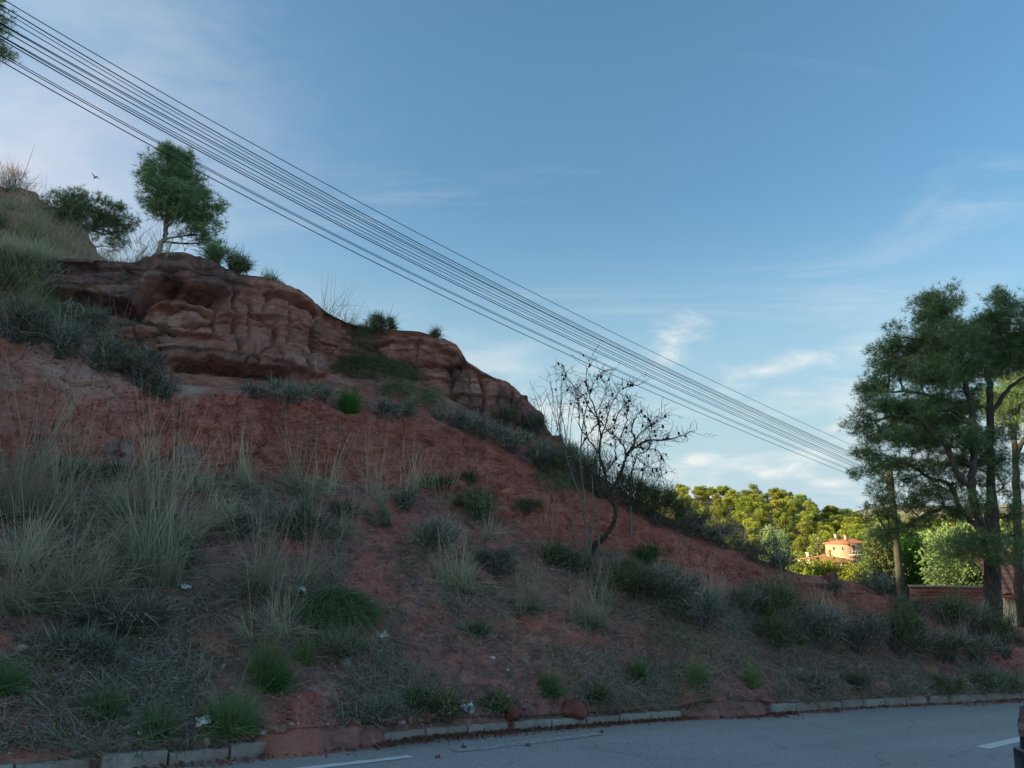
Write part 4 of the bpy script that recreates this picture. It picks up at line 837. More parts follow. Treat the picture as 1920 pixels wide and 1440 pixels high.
mb.obj('hill_grass', M_dry, kind='stuff', label='pale dry grass covering the upper hill at the left')

# small leaning pine on the rock, bush pine to its left, and the pine at the top left corner
foot = crest_at(291)+np.array([0.0, 0.45, -0.12]); rr = math.hypot(foot[0], foot[1]); f = px_local(foot, rr)
sc = rr/FPX
def B(f, sc, x, y, rx, ry, dn=1.0, dd=0.0, dz=None): c = f(x, y, dd); return (*c, rx*sc, (dz or rx)*sc, ry*sc, dn)
pine_tree(foot, [([f(290,481), f(300,462), f(311,440), f(313,420), f(316,395), f(325,350), f(330,310)], [5*sc, 4.4*sc, 4*sc, 3.6*sc, 3*sc, 2*sc, 1*sc]),
                 ([f(313,425), f(328,410), f(350,398), f(375,392)], [3*sc, 2.4*sc, 1.8*sc, 1*sc])],
          [B(f,sc,318,300,36,28), B(f,sc,345,300,28,24,.9,.3), B(f,sc,297,330,36,34,1,-.2), B(f,sc,335,335,44,36,1.1,.1), B(f,sc,288,365,26,24,.9), B(f,sc,322,372,46,30,1.1,-.3), B(f,sc,362,365,42,32,1.1,.2), B(f,sc,392,382,28,22,.9),
           B(f,sc,340,402,42,20,.9), B(f,sc,378,412,36,18,.9,.2), B(f,sc,300,402,26,18,.5), B(f,sc,368,440,34,14,.6), B(f,sc,392,455,30,14,.6,.1), B(f,sc,312,285,18,14,.8)],
          'small leaning pine with rounded crown standing on the rock', tuft=0.095, dens=1100, bark=M_barkpale, wid=0.008, loose=.86)
foot = upper_at(150, .95)+np.array([0, .5, -.4]); rr = math.hypot(foot[0], foot[1]); f = px_local(foot, rr); sc = rr/FPX
pine_tree(foot, [([np.zeros(3), f(150,425), f(155,408), f(165,395)], [5*sc, 4*sc, 3*sc, 1*sc]), ([f(150,425), f(180,425), f(215,420)], [3*sc, 2*sc, 1*sc]), ([f(150,420), f(200,440), f(235,430)], [2*sc, 1.5*sc, 1*sc])],
          [B(f,sc,120,385,30,22), B(f,sc,155,382,32,20,1,.3), B(f,sc,185,392,34,22), B(f,sc,150,405,40,20,1,-.2), B(f,sc,210,412,30,20,.8,.2), B(f,sc,195,430,36,18,.8), B(f,sc,232,420,20,14,.6), B(f,sc,225,445,24,16,.5), B(f,sc,130,415,34,20,.9), B(f,sc,215,465,26,14,.4), B(f,sc,250,416,16,9,.4)],
          'wide bushy pine behind the rock, left of the small leaning pine', tuft=0.115, dens=620, bark=M_barkpale, wid=0.009)
foot = upper_at(-330, .62); rr = 17.0; a_, _ = azel(-200, 60); 
foot = np.array([rr*math.sin(a_), rr*math.cos(a_), 0]); ki = int(np.argmin(np.hypot(UV[:52, :, 0]-foot[0], UV[:52, :, 1]-foot[1]).ravel())); foot = UV[:52].reshape(-1, 3)[ki]-np.array([0, 0, .1])
rr = math.hypot(foot[0], foot[1]); f = px_local(foot, rr); sc = rr/FPX
pine_tree(foot, [([np.zeros(3), f(-205,200), f(-190,100), f(-180,20), f(-175,-80)], [11*sc, 9*sc, 7*sc, 4*sc, 1*sc]), ([f(-195,140), f(-120,90), f(-40,70)], [4*sc, 3*sc, 1*sc]), ([f(-190,60), f(-120,40), f(-30,30)], [4*sc, 3*sc, 1*sc])],
          [B(f,sc,-12,42,30,26,.9), B(f,sc,-16,88,32,20,.9), B(f,sc,-12,15,24,16,.7), B(f,sc,-70,60,50,40), B(f,sc,-110,10,60,50,.8), B(f,sc,-170,-60,70,60,.7), B(f,sc,-230,20,70,50,.7), B(f,sc,-270,90,60,40,.7), B(f,sc,-150,110,60,30,.7), B(f,sc,-180,-120,50,40,.7)],
          'pine whose branch tips enter the top left corner', tuft=0.12, dens=520, wid=0.009)

# ------------------------------------------------------------------ the large pine on the right and the one behind it
foot, _n = hill_at(1860, 1182); foot = foot-np.array([0, 0, .08]); rr = math.hypot(foot[0], foot[1]); f = px_local(foot, rr); sc = rr/FPX
pine_tree(foot, [([f(1861,1190), f(1861,1150), f(1860,1090), f(1861,1040), f(1860,985), f(1858,930,.2), f(1857,850,.2), f(1856,760,.3), f(1850,660,.3), f(1845,590,.2)], [15*sc, 12.6*sc, 11.8*sc, 11*sc, 6.4*sc, 6*sc, 5.6*sc, 5*sc, 3.4*sc, 1.5*sc]),
                 ([f(1858,1030), f(1845,1000,-.2), f(1829,950,-.4), f(1822,915,-.5), f(1826,870,-.5), f(1828,800,-.5), f(1810,720,-.6), f(1775,610,-.5)], [7*sc, 6.6*sc, 6*sc, 5.4*sc, 4.6*sc, 4*sc, 3*sc, 1.2*sc]),
                 ([f(1848,1008), f(1820,975,.5), f(1796,945,.7), f(1785,915,.8), f(1778,906,.9), f(1750,900,1.0), f(1700,870,1.2), f(1650,850,1.3)], [5*sc, 4.6*sc, 4.2*sc, 3.8*sc, 3.2*sc, 2.6*sc, 1.8*sc, 1*sc]),
                 ([f(1822,915,-.5), f(1800,895,-.7), f(1770,830,-.9), f(1700,780,-1), f(1630,790,-1)], [5*sc, 4.5*sc, 3.5*sc, 2.5*sc, 1*sc]),
                 ([f(1798,955,.7), f(1770,953,.6), f(1735,965,.5), f(1700,985,.5), f(1660,1003,.5)], [3.5*sc, 3*sc, 2.5*sc, 2*sc, 1*sc]),
                 ([f(1850,660,.3), f(1870,610), f(1888,560)], [3*sc, 2*sc, 1*sc]), ([f(1828,800,-.5), f(1740,740,-.6), f(1650,735,-.6)], [4*sc, 3*sc, 1.2*sc]), ([f(1856,780,.3), f(1900,720,.4), f(1960,690,.5)], [4*sc, 3*sc, 1.2*sc])],
          [B(f,sc,1762,560,30,24,.7,-.5), B(f,sc,1735,575,24,26,.7,-.3), B(f,sc,1772,588,30,24,.8,-.6), B(f,sc,1740,615,34,26,.8,-.4), B(f,sc,1780,640,44,30,1,-.7), B(f,sc,1720,655,36,24,.9,-.1), B(f,sc,1672,630,18,20,.7,-.6), B(f,sc,1665,660,26,22,.8,-.6),
           B(f,sc,1690,690,38,24,.9,-.2), B(f,sc,1645,715,30,16,.8,-.6), B(f,sc,1618,728,18,14,.7,-.6), B(f,sc,1740,705,50,28,1,-.8), B(f,sc,1800,690,50,34,1,-.2), B(f,sc,1830,620,36,30,.9,.3), B(f,sc,1862,590,26,28,.8,.2), B(f,sc,1882,560,16,18,.7,.1), B(f,sc,1895,585,26,22,.8,0), B(f,sc,1870,650,46,34,1,.5),
           B(f,sc,1915,640,40,34,.9,.5), B(f,sc,1650,760,34,18,.8,-.9), B(f,sc,1612,790,24,14,.7,-1), B(f,sc,1700,770,46,24,.9,-.8), B(f,sc,1760,765,50,28,1,-.3), B(f,sc,1660,815,44,18,.7,-.9), B(f,sc,1720,825,46,22,.8,.9), B(f,sc,1640,850,36,16,.6,1.2),
           B(f,sc,1785,820,46,26,.8,-.6), B(f,sc,1670,872,42,15,.55,1.1), B(f,sc,1730,872,44,18,.55,.8), B(f,sc,1622,885,24,10,.5,1.2), B(f,sc,1800,870,40,18,.5,.2), B(f,sc,1690,900,40,12,.4,.9), B(f,sc,1760,925,40,12,.35,.6), B(f,sc,1866,680,40,24,.9,.4), B(f,sc,1950,660,46,30,.8,.6), B(f,sc,2010,720,46,36,.7,.6), B(f,sc,1960,590,44,40,.8,.4),
           B(f,sc,1665,1000,44,12,.45,.4), B(f,sc,1710,985,36,12,.4,.5), B(f,sc,1640,915,26,10,.35,1.0), B(f,sc,1700,935,50,16,.5,.7), B(f,sc,1650,960,40,12,.4,.6), B(f,sc,1790,955,44,16,.45,.6), B(f,sc,1740,800,50,24,.8,.3), B(f,sc,1815,760,30,24,.7,.3), B(f,sc,1850,865,36,20,.6,.2), B(f,sc,1885,905,34,18,.5,.2), B(f,sc,1835,935,34,16,.5,-.5), B(f,sc,1900,955,30,16,.45,.3), B(f,sc,1870,820,36,20,.6,.3), B(f,sc,1785,905,40,18,.55,.3), B(f,sc,1745,965,36,14,.45,.5), B(f,sc,1815,1030,40,22,.55,-.6), B(f,sc,1885,1035,40,22,.45,-.5), B(f,sc,1845,1008,34,16,.35,-.7), B(f,sc,1910,1000,30,20,.4,.2), B(f,sc,1790,1010,24,14,.35,.5), B(f,sc,1640,940,24,9,.3,.9), B(f,sc,1830,830,36,22,.5,.6), B(f,sc,1890,860,30,14,.35,.4)],
          'big forked pine on the right, in front of the utility pole', tuft=0.12, dens=1150, per=9, wid=0.008, twigr=0.005)
a2, _ = azel(1912, 1150); rr = 22.5; foot = np.array([rr*math.sin(a2), rr*math.cos(a2), 0]); foot[2] = -2.75+CAMZ-0.1
f = px_local(foot, rr); sc = rr/FPX
pine_tree(foot, [([np.zeros(3), f(1911,1090), f(1908,1000), f(1906,900), f(1904,800), f(1920,720)], [8*sc, 7*sc, 6.4*sc, 5.6*sc, 4*sc, 1.6*sc]), ([f(1906,860), f(1895,800), f(1870,765), f(1850,750)], [4*sc, 3*sc, 2*sc, 1*sc]), ([f(1905,850), f(1950,780), f(1990,740)], [4*sc, 3*sc, 1*sc])],
          [B(f,sc,1852,752,26,12,.9), B(f,sc,1880,742,34,18,1.2), B(f,sc,1905,728,34,22,1.2,.2), B(f,sc,1885,770,38,12,.9), B(f,sc,1840,768,22,9,.7), B(f,sc,1940,700,44,30,.9), B(f,sc,1960,760,46,22,.8), B(f,sc,2000,720,50,36,.8), B(f,sc,1915,790,30,12,.5), B(f,sc,1930,660,40,30,.8)],
          'second pine behind the big one, at the right picture edge', tuft=0.13, dens=620, wid=0.011, needle=M_pine)
# ------------------------------------------------------------------ leafless almond tree
foot, _n = hill_at(1110, 1048); foot = foot-np.array([0, 0, .06]); rr = math.hypot(foot[0], foot[1]); f0 = px_local(foot, rr); sc = rr/FPX
fa = lambda x, y, dd=0.0: f0(960+x/3.43, 640+y/3.43, dd)
r = seed(); almond = thing('almond_tree', foot, 'leafless crooked tree with dark fruits left hanging, on the middle of the slope', 'tree')
LIMBS = [([(500,1400),(520,1330),(600,1250),(650,1170),(668,1100),(652,1045),(620,1000),(640,950),(670,910),(720,790),(745,720),(780,690)], 9, 4, 0), ([(780,690),(860,640),(960,635),(1080,610),(1160,580)], 3.6, 1, .2), ([(745,720),(790,640),(770,560),(800,480),(850,440)], 3.4, 1, -.2),
 ([(735,740),(720,680),(680,620),(610,580)], 3, 1, .4), ([(625,1005),(600,850),(560,720),(570,600),(540,460),(500,350),(480,220),(500,120)], 5, .8, -.3), ([(690,950),(730,930),(790,780),(800,740),(870,700),(900,640)], 3.6, 1, .5),
 ([(560,720),(500,640),(440,560),(430,420),(400,300)], 2.6, .7, -.5), ([(590,540),(520,460),(440,330),(360,240),(330,160)], 2.6, .7, .1), ([(565,640),(600,540),(640,400),(720,300),(820,280)], 2.6, .7, .4), ([(440,690),(520,560),(590,490),(620,400)], 2.2, .8, .2),
 ([(700,620),(740,500),(730,400),(700,330)], 2, .7, -.3), ([(780,640),(860,560),(930,520),(1000,480)], 2.2, .7, -.1), ([(570,600),(640,560),(690,450),(760,380)], 2, .7, .6), ([(610,840),(660,760),(660,640),(650,560)], 2.4, .8, -.5), ([(860,640),(900,560),(880,500)], 1.6, .6, .1), ([(760,660),(830,690),(930,700),(980,770)], 2, .7, .3), ([(800,740),(860,800),(930,830),(960,880)], 1.8, .6, .5),
 ([(500,350),(540,240),(590,190)], 1.5, .5, -.3), ([(540,460),(600,330),(620,240)], 1.5, .5, 0), ([(480,560),(420,380),(360,300),(340,180)], 1.8, .5, .3)]
lim = []; wood = MB(); tw = MB(); fruits = []
for pts, r0_, r1_, dd in LIMBS:
    P = np.array([fa(x, y, dd*min(1, (1400-y)/500)) for x, y in pts]); S = spline(P, 5*len(P)); S += 0.006*r.normal(size=S.shape)
    wood.tube(S, np.linspace(r0_, r1_, len(S))*sc*0.62, 6); lim.append(S if pts[0][1] < 1100 else S[int(len(S)*.6):])
wood.obj('trunk', M_almond, almond, True)
for S in lim:
    L_ = len(S)
    for k in range(int(L_*1.35)):
        i = r.integers(3, L_); a = S[i]; d = unit(unit(S[min(i+1, L_-1)]-S[max(0, i-2)])*0.5+r.normal(size=3)*0.75+np.array([0, 0, .35])); ln = (0.10+0.32*r.random()**1.6)
        b = a+d*ln; tw.tube(spline([a, (a+b)/2+r.normal(size=3)*.02, b+np.array([0, 0, -0.02])], 5), np.linspace(0.0038, 0.0018, 5), 3, False)
        for q in range(r.integers(0, 4)):
            u = r.random(); c = a+(b-a)*u; e = c+unit(d+r.normal(size=3)*.9)*(0.05+.12*r.random()); tw.tube(np.array([c, (c+e)/2+r.normal(size=3)*.008, e]), [0.0034, .003, .002], 3, False)
        if r.random() < 0.15 and b[2] > 1.2:
            c = a+(b-a)*r.random()-np.array([0, 0, .02]); th = np.linspace(0, math.pi, 5)
            prof = np.stack([np.sin(th), np.cos(th)], 1)*np.array([.017, .024])*(0.8+.5*r.random()); P = np.stack([np.array([0, 0, 1])*z for _, z in prof]); fm = MB(); fm.tube(P, prof[:, 0]+1e-4, 6, False); fruits.append((c, fm.mesh('fruit', True)))
tw.obj('twigs', M_almond, almond); M_fruit = simple('dried_fruit', (0.03, 0.024, 0.02), 0.9, .1, .3, 30)
for c, fm in fruits: obj('fruit', fm, M_fruit, almond, loc=c)
whips = MB()
for pts in ([(490,1400),(470,1150),(420,950),(360,780),(340,700)], [(480,1400),(465,1000),(440,700),(460,520),(490,380)], [(500,1400),(520,1080),(515,860)], [(430,1400),(410,1240),(370,1060),(330,940)], [(560,1350),(555,1100)], [(770,1260),(765,1060)]):
    P = np.array([fa(x, y, -.15) for x, y in pts]); S = spline(P, 14); whips.tube(S+.004*r.normal(size=S.shape), np.linspace(2.6, 1.2, 14)*sc*.8, 5)
whips.obj('sucker_stem', M_barkpale, almond)
# thin bare broom whips on the crest to its left
for q, (x0, y0, x1, y1, lab) in enumerate(((1030,860,1000,705,'thin bare whip shrub on the crest left of the leafless tree'), (1065,880,1045,690,'tall thin bare whips just left of the leafless tree'), (1190,960,1215,850,'thin bare whips on the crest right of the leafless tree'))):
    p = at(x0, y0); rr_ = math.hypot(p[0], p[1]); g = px_local(p, rr_); rt = thing('whip_shrub', p, lab, 'shrub', 'bare whip shrubs on the crest'); mb = MB()
    for k in range(12):
        e = g(x1+r.normal()*26, y1+abs(r.normal())*46, r.normal()*.4); S = spline([(r.normal()*.05, r.normal()*.05, -.05), e*.5+r.normal(size=3)*.06, e], 9); mb.tube(S, np.linspace(.0065, .0028, 9), 4, False)
        for j in range(7):
            i = r.integers(3, 9); c = S[i]; e2 = c+unit(unit(e)+r.normal(size=3)*.7)*(.08+.22*r.random()); mb.tube(np.array([c, (c+e2)/2+r.normal(size=3)*.012, e2]), [.0036, .003, .0022], 3, False)
    mb.obj('stem', M_twig, rt)

# ------------------------------------------------------------------ utility pole and overhead cables
M_pole = simple('weathered_pole', (0.075, 0.07, 0.05), 0.9, .1, .25, 5, .3); M_cable = simple('black_cable', (0.012, 0.013, 0.016), 0.6, .3, .1); M_insul = simple('insulator', (0.22, 0.2, 0.19), .4, .5)
def cam_pt(x, y, d): p = pix_dir(np.asarray(x, float), np.asarray(y, float))*np.asarray(d, float)[..., None]; p[..., 2] += CAMZ; return p
XE = 1664.0; DEPTH = lambda x: 1/(1/7.6+(1/24.0-1/7.6)*(np.asarray(x, float))/XE)
ptop = cam_pt(np.array(1667.), np.array(868.), np.array(24.0)); pbz = valley_z(np.hypot(ptop[0], ptop[1]), math.atan2(ptop[0], ptop[1]))
pole = thing('utility_pole', (ptop[0], ptop[1], pbz-.3), 'slender weathered utility pole half hidden by the big pine', 'utility pole')
H = ptop[2]-pbz+.3; mb = MB(); mb.tube(np.column_stack([0*np.linspace(0, 1, 8), 0*np.linspace(0, 1, 8), np.linspace(0, H, 8)]), np.linspace(.13, .08, 8), 12); mb.obj('pole_shaft', M_pole, pole, True)
WIRES = [([(0,115),(228,240),(677,480),(1200,726),(1618,899)], 'lowest'), ([(10,110),(247,240),(703,480),(1200,715),(1600,884)], 'second lowest'), ([(13,108),(256,240),(708,480),(1200,713),(1600,881)], 'third lowest'),
 ([(16,84),(300,240),(753,480),(1200,703),(1622,881)], 'fourth from below'), ([(8,75),(312,240),(760,480),(1200,700),(1624,878)], 'fifth from below'), ([(8,72),(310,238),(783,480),(1200,697),(1628,877)], 'sixth from below'),
 ([(15,65),(320,231),(793,480),(1200,694),(1631,876)], 'seventh from below'), ([(18,58),(320,223),(810,480),(1200,690),(1640,875)], 'sixth from above'), ([(15,55),(320,218),(822,480),(1200,687),(1645,873)], 'fifth from above'),
 ([(25,44),(320,213),(828,480),(1200,683),(1648,871)], 'fourth from above'), ([(30,38),(320,202),(834,480),(1200,679),(1650,870)], 'third from above'), ([(0,12),(320,194),(840,480),(1200,676),(1652,869)], 'second from above'), ([(3,0),(320,178),(867,480),(1200,653),(1627,846)], 'topmost')]
lefts = []
for i, (pts, lab) in enumerate(WIRES):
    P = np.array(pts, float); cf = np.polyfit(P[:, 0], P[:, 1], 3 if False else 2); x = np.concatenate([np.linspace(-420, 1600, 60), np.linspace(1615, XE, 5)]); y = np.polyval(cf, x)
    W = cam_pt(x, y, DEPTH(x)); lefts.append(W[0])
    mb = MB(); mb.tube(W, (.0058, .0048, .0042, .0062, .005, .0045, .0056, .0042)[i % 8], 5); mb.obj('overhead_cable', M_cable, label=lab+' of the thirteen black cables crossing the sky', cat='cable', group='overhead cables')
    e = W[-1]-np.array(pole.location); k = MB(); k.tube(np.array([e+(0, 0, -.02), e+(0, 0, .05), e+(0, 0, .09)]), [.03, .045, .02], 8); k.tube(np.array([e+(0, 0, 0), [0, 0, e[2]-.02]]), [.014, .014], 5); k.obj('insulator', M_insul, pole)
lm = np.mean(lefts, 0); la = math.atan2(lm[0], lm[1]); c = int(np.argmin(np.abs(AZ-la))); kc = int(np.argmin(np.abs(np.hypot(HS[:, c, 0], HS[:, c, 1])-np.hypot(lm[0], lm[1])))); gz = HS[kc, c, 2]
pl = thing('utility_pole', (lm[0], lm[1], gz-.3), 'utility pole beyond the left picture edge that the cables run to', 'utility pole')
mb = MB(); H2 = max(q[2] for q in lefts)-gz+.6; mb.tube(np.array([[0, 0, z] for z in np.linspace(0, H2, 6)]), np.linspace(.15, .1, 6), 12); mb.obj('pole_shaft', M_pole, pl, True)
mb = MB()
for q in lefts: e = q-np.array(pl.location); mb.tube(np.array([e, [0, 0, e[2]-.02]]), [.014, .014], 5)
mb.obj('cable_bracket', M_insul, pl)
def sag(a, b, s_, rad_, lab):
    t = np.linspace(0, 1, 30)[:, None]; P = a+(b-a)*t; P[:, 2] -= s_*4*(t*(1-t))[:, 0]; mb = MB(); mb.tube(P, rad_, 5); mb.obj('service_cable', M_cable, label=lab, cat='cable')
sag(cam_pt(np.array(1672.), np.array(940.), np.array(24.)), cam_pt(np.array(1300.), np.array(988.), np.array(46.)), .55, .016, 'thick cable sagging from the pole across the wooded hill')
sag(cam_pt(np.array(1673.), np.array(946.), np.array(24.)), cam_pt(np.array(2050.), np.array(930.), np.array(26.)), .25, .012, 'cable running from the pole to the right behind the pines')

# ------------------------------------------------------------------ trees of the valley and the wooded hill
def leafy_mesh(r, blobs, n, size, asp=.6, clump=14):
    mb = MB()
    for c, R in blobs:
        k = int(n*R[0]*R[2]); ks = max(5, k//clump) if clump else 0; C = blob_pts(k, c, R, r, .33) if not clump else None; SCn = blob_pts(max(ks, 1), c, R*1.1, r, .45); C = SCn[r.integers(0, ks, k)]+r.normal(size=(k, 3))*size*1.3 if clump else C; V, F = leaves(C, size*(.6+.8*r.random(k)), r, asp, C-c)
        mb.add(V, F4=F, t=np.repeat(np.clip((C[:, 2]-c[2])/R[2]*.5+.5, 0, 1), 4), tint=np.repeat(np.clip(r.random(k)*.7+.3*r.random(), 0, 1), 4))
    return mb
VAR = []
for q in range(8):
    r = np.random.default_rng(50+q); nb = 13; bl = []
    for k in range(nb):
        a = r.random()*6.28; d = .38*r.random()**.6; z = .40+.46*r.random(); R = .09+.11*r.random(); bl.append((np.array([math.cos(a)*d, math.sin(a)*d, z]), np.array([R*1.1, R*1.1, R*.85])))
    bl.append((np.array([0, 0, .78]), np.array([.2, .2, .18])))
    cm = leafy_mesh(r, bl, 8500, .048, .7, 0).mesh('crown')
    tb = MB(); tb.tube(spline([(0, 0, -.08), (.02*r.normal(), .02*r.normal(), .25), (0.02, 0, .6)], 6), np.linspace(.028, .012, 6), 5)
    for k in range(3): tb.tube(np.array([[0, 0, .3+.05*k], bl[k][0]]), [.014, .006], 4)
    tm = tb.mesh('trunk'); cm.materials.append(M_pinefar); tm.materials.append(M_bark); VAR.append((tm, cm))
def far_pine(x, y, z, h, w, i, label, group):
    t = thing('pine_tree', (x, y, z), label, 'tree', group, (0, 0, i*2.399), (h*w, h*w, h)); tm, cm = VAR[i % 8]
    obj('trunk', tm, None, t); obj('crown', cm, None, t); return t
r = np.random.default_rng(99); pts = []; cnt = 0
for trial in range(9000):
    if cnt >= 265: break
    px = 1140+r.random()*800; a, _ = azel(px, 960); rr = 228+r.random()**.85*174; x, y = rr*math.sin(a), rr*math.cos(a)
    if any((x-u)**2+(y-v)**2 < (5.3)**2 for u, v in pts): continue
    z = float(valley_z(np.array(rr), np.array(a)))
    if 1420 < px < 1475 and 238 < rr < 262: continue
    pts.append((x, y)); top = rr > 365; cnt += 1
    zone = 'on the wooded hill crest' if top else ('on the middle of the wooded hill' if rr > 290 else 'at the foot of the wooded hill')
    side = 'toward its left end' if px < 1330 else ('above the cypresses' if px < 1470 else ('above the orange house' if px < 1600 else ''))
    if px > 1600: zone = 'on the low rise '+('between house and utility pole' if px < 1680 else ('seen through the big pine' if px < 1850 else 'behind the second pine'))+(', its far edge' if top else '')
    else: zone += ', '+side
    far_pine(x, y, z-.3, 5.6+3.4*r.random(), .8+.3*r.random(), cnt, 'sunlit pine '+zone, 'pines '+zone)
for q, (px, rr, h, w) in enumerate([(1440,140,7,.5),(1462,150,6.4,.7),(1500,205,6,.9),(1520,210,7,1),(1650,120,6.5,.9),(1690,110,6,1),(1735,125,7,1),(1775,110,7.5,.9),(1815,120,7,1),(1640,160,7,1),(1850,105,6.5,1),(1890,120,7,1),(1700,165,8,1),(1760,170,9,1),(1820,180,9,1),(1425,120,5,.9),(1395,110,4,1),(1915,140,7,1)]):
    a, _ = azel(px, 1000); far_pine(rr*math.sin(a), rr*math.cos(a), float(valley_z(np.array(rr), np.array(a)))-.3, h, w, q+3, 'dense green tree in the valley among the houses', 'trees in the valley')
def mid_tree(px, py_base, w, h, rr, m, label, leaf=4.5, dens=1.0, name='leafy_bush', cat='bush', col=False):
    a, _ = azel(px, py_base); s = rr/FPX; r = seed(); p = pix_at(np.array(float(px)), np.array(float(py_base)), np.array(rr)); gz = float(valley_z(np.array(rr), np.array(a)))
    top = p[2]+h*s*1.02; p[2] = min(p[2], gz); hh = top-p[2]; t = thing(name, p, label, cat); bl = []
    for k in range(9):
        aa = r.random()*6.28; d = .30*r.random()**.5; z = (.35+.5*r.random()); R = (.16+.14*r.random())*(1.15-.5*abs(z-.5)); bl.append((np.array([math.cos(aa)*d*w*s, math.sin(aa)*d*w*s, z*hh]), np.array([R*w*s, R*w*s, R*hh*(1.4 if col else 1)])))
    n = 1200*dens/(s*s*leaf*leaf)*.004; n = min(n, 9000/(w*s*hh))
    leafy_mesh(r, bl, n*14, leaf*s, .55).obj('crown', m, t)
    tb = MB()
    for k in range(4): tb.tube(spline([(0, 0, -.2), (bl[k][0][0]*.3, bl[k][0][1]*.3, bl[k][0][2]*.5), bl[k][0]], 6), np.linspace(.02*hh+.02, .015, 6), 5)
    tb.obj('trunk', M_bark, t); return t
M_bright = plant_mat('bright_green_foliage', (0.07, 0.15, 0.025), (0.17, 0.30, 0.05), (0.13, 0.2, 0.04), .4)
mid_tree(1508,1092,56,30,33,M_lime,'yellow-green sunlit bush left of the red-roofed annex'); mid_tree(1545,1102,60,36,34,M_lime,'yellow-green sunlit bush in front of the red-roofed annex'); mid_tree(1600,1108,60,40,33,M_lime,'yellow-green sunlit bush right of the crest boulder')
mid_tree(1662,1112,66,92,36,M_olive,'loose olive-coloured bush beside the orange house',5); mid_tree(1690,1116,110,100,38,M_bright,'big bright green bush in front of the utility pole',5.5); mid_tree(1715,1112,80,86,40,M_bright,'bright green bush above the brick wall corner',5.5)
mid_tree(1775,1100,110,64,42,M_pinefar,'olive green tree above the brick wall',5); mid_tree(1830,1098,100,60,44,M_pinefar,'dark olive bush above the brick wall left of the pine trunk',5); mid_tree(1850,1062,150,76,34,M_greenshrub,'dark feathery tree behind the pine trunk',5,.8,'leafy_tree','tree'); mid_tree(1905,1078,70,44,40,M_olive,'olive shrub above the tiled roof at the right edge',5)
mid_tree(1448,1064,30,60,118,M_pine,'dark narrow cypress below the wooded hill',3.5,1,'cypress_tree','tree',True); mid_tree(1470,1066,24,50,122,M_pine,'second dark narrow cypress left of the orange house',3.5,1,'cypress_tree','tree',True)
mid_tree(1538,1046,24,28,200,M_olive,'grey-green olive tree left of the orange house',3.5,1,'olive_tree','tree')

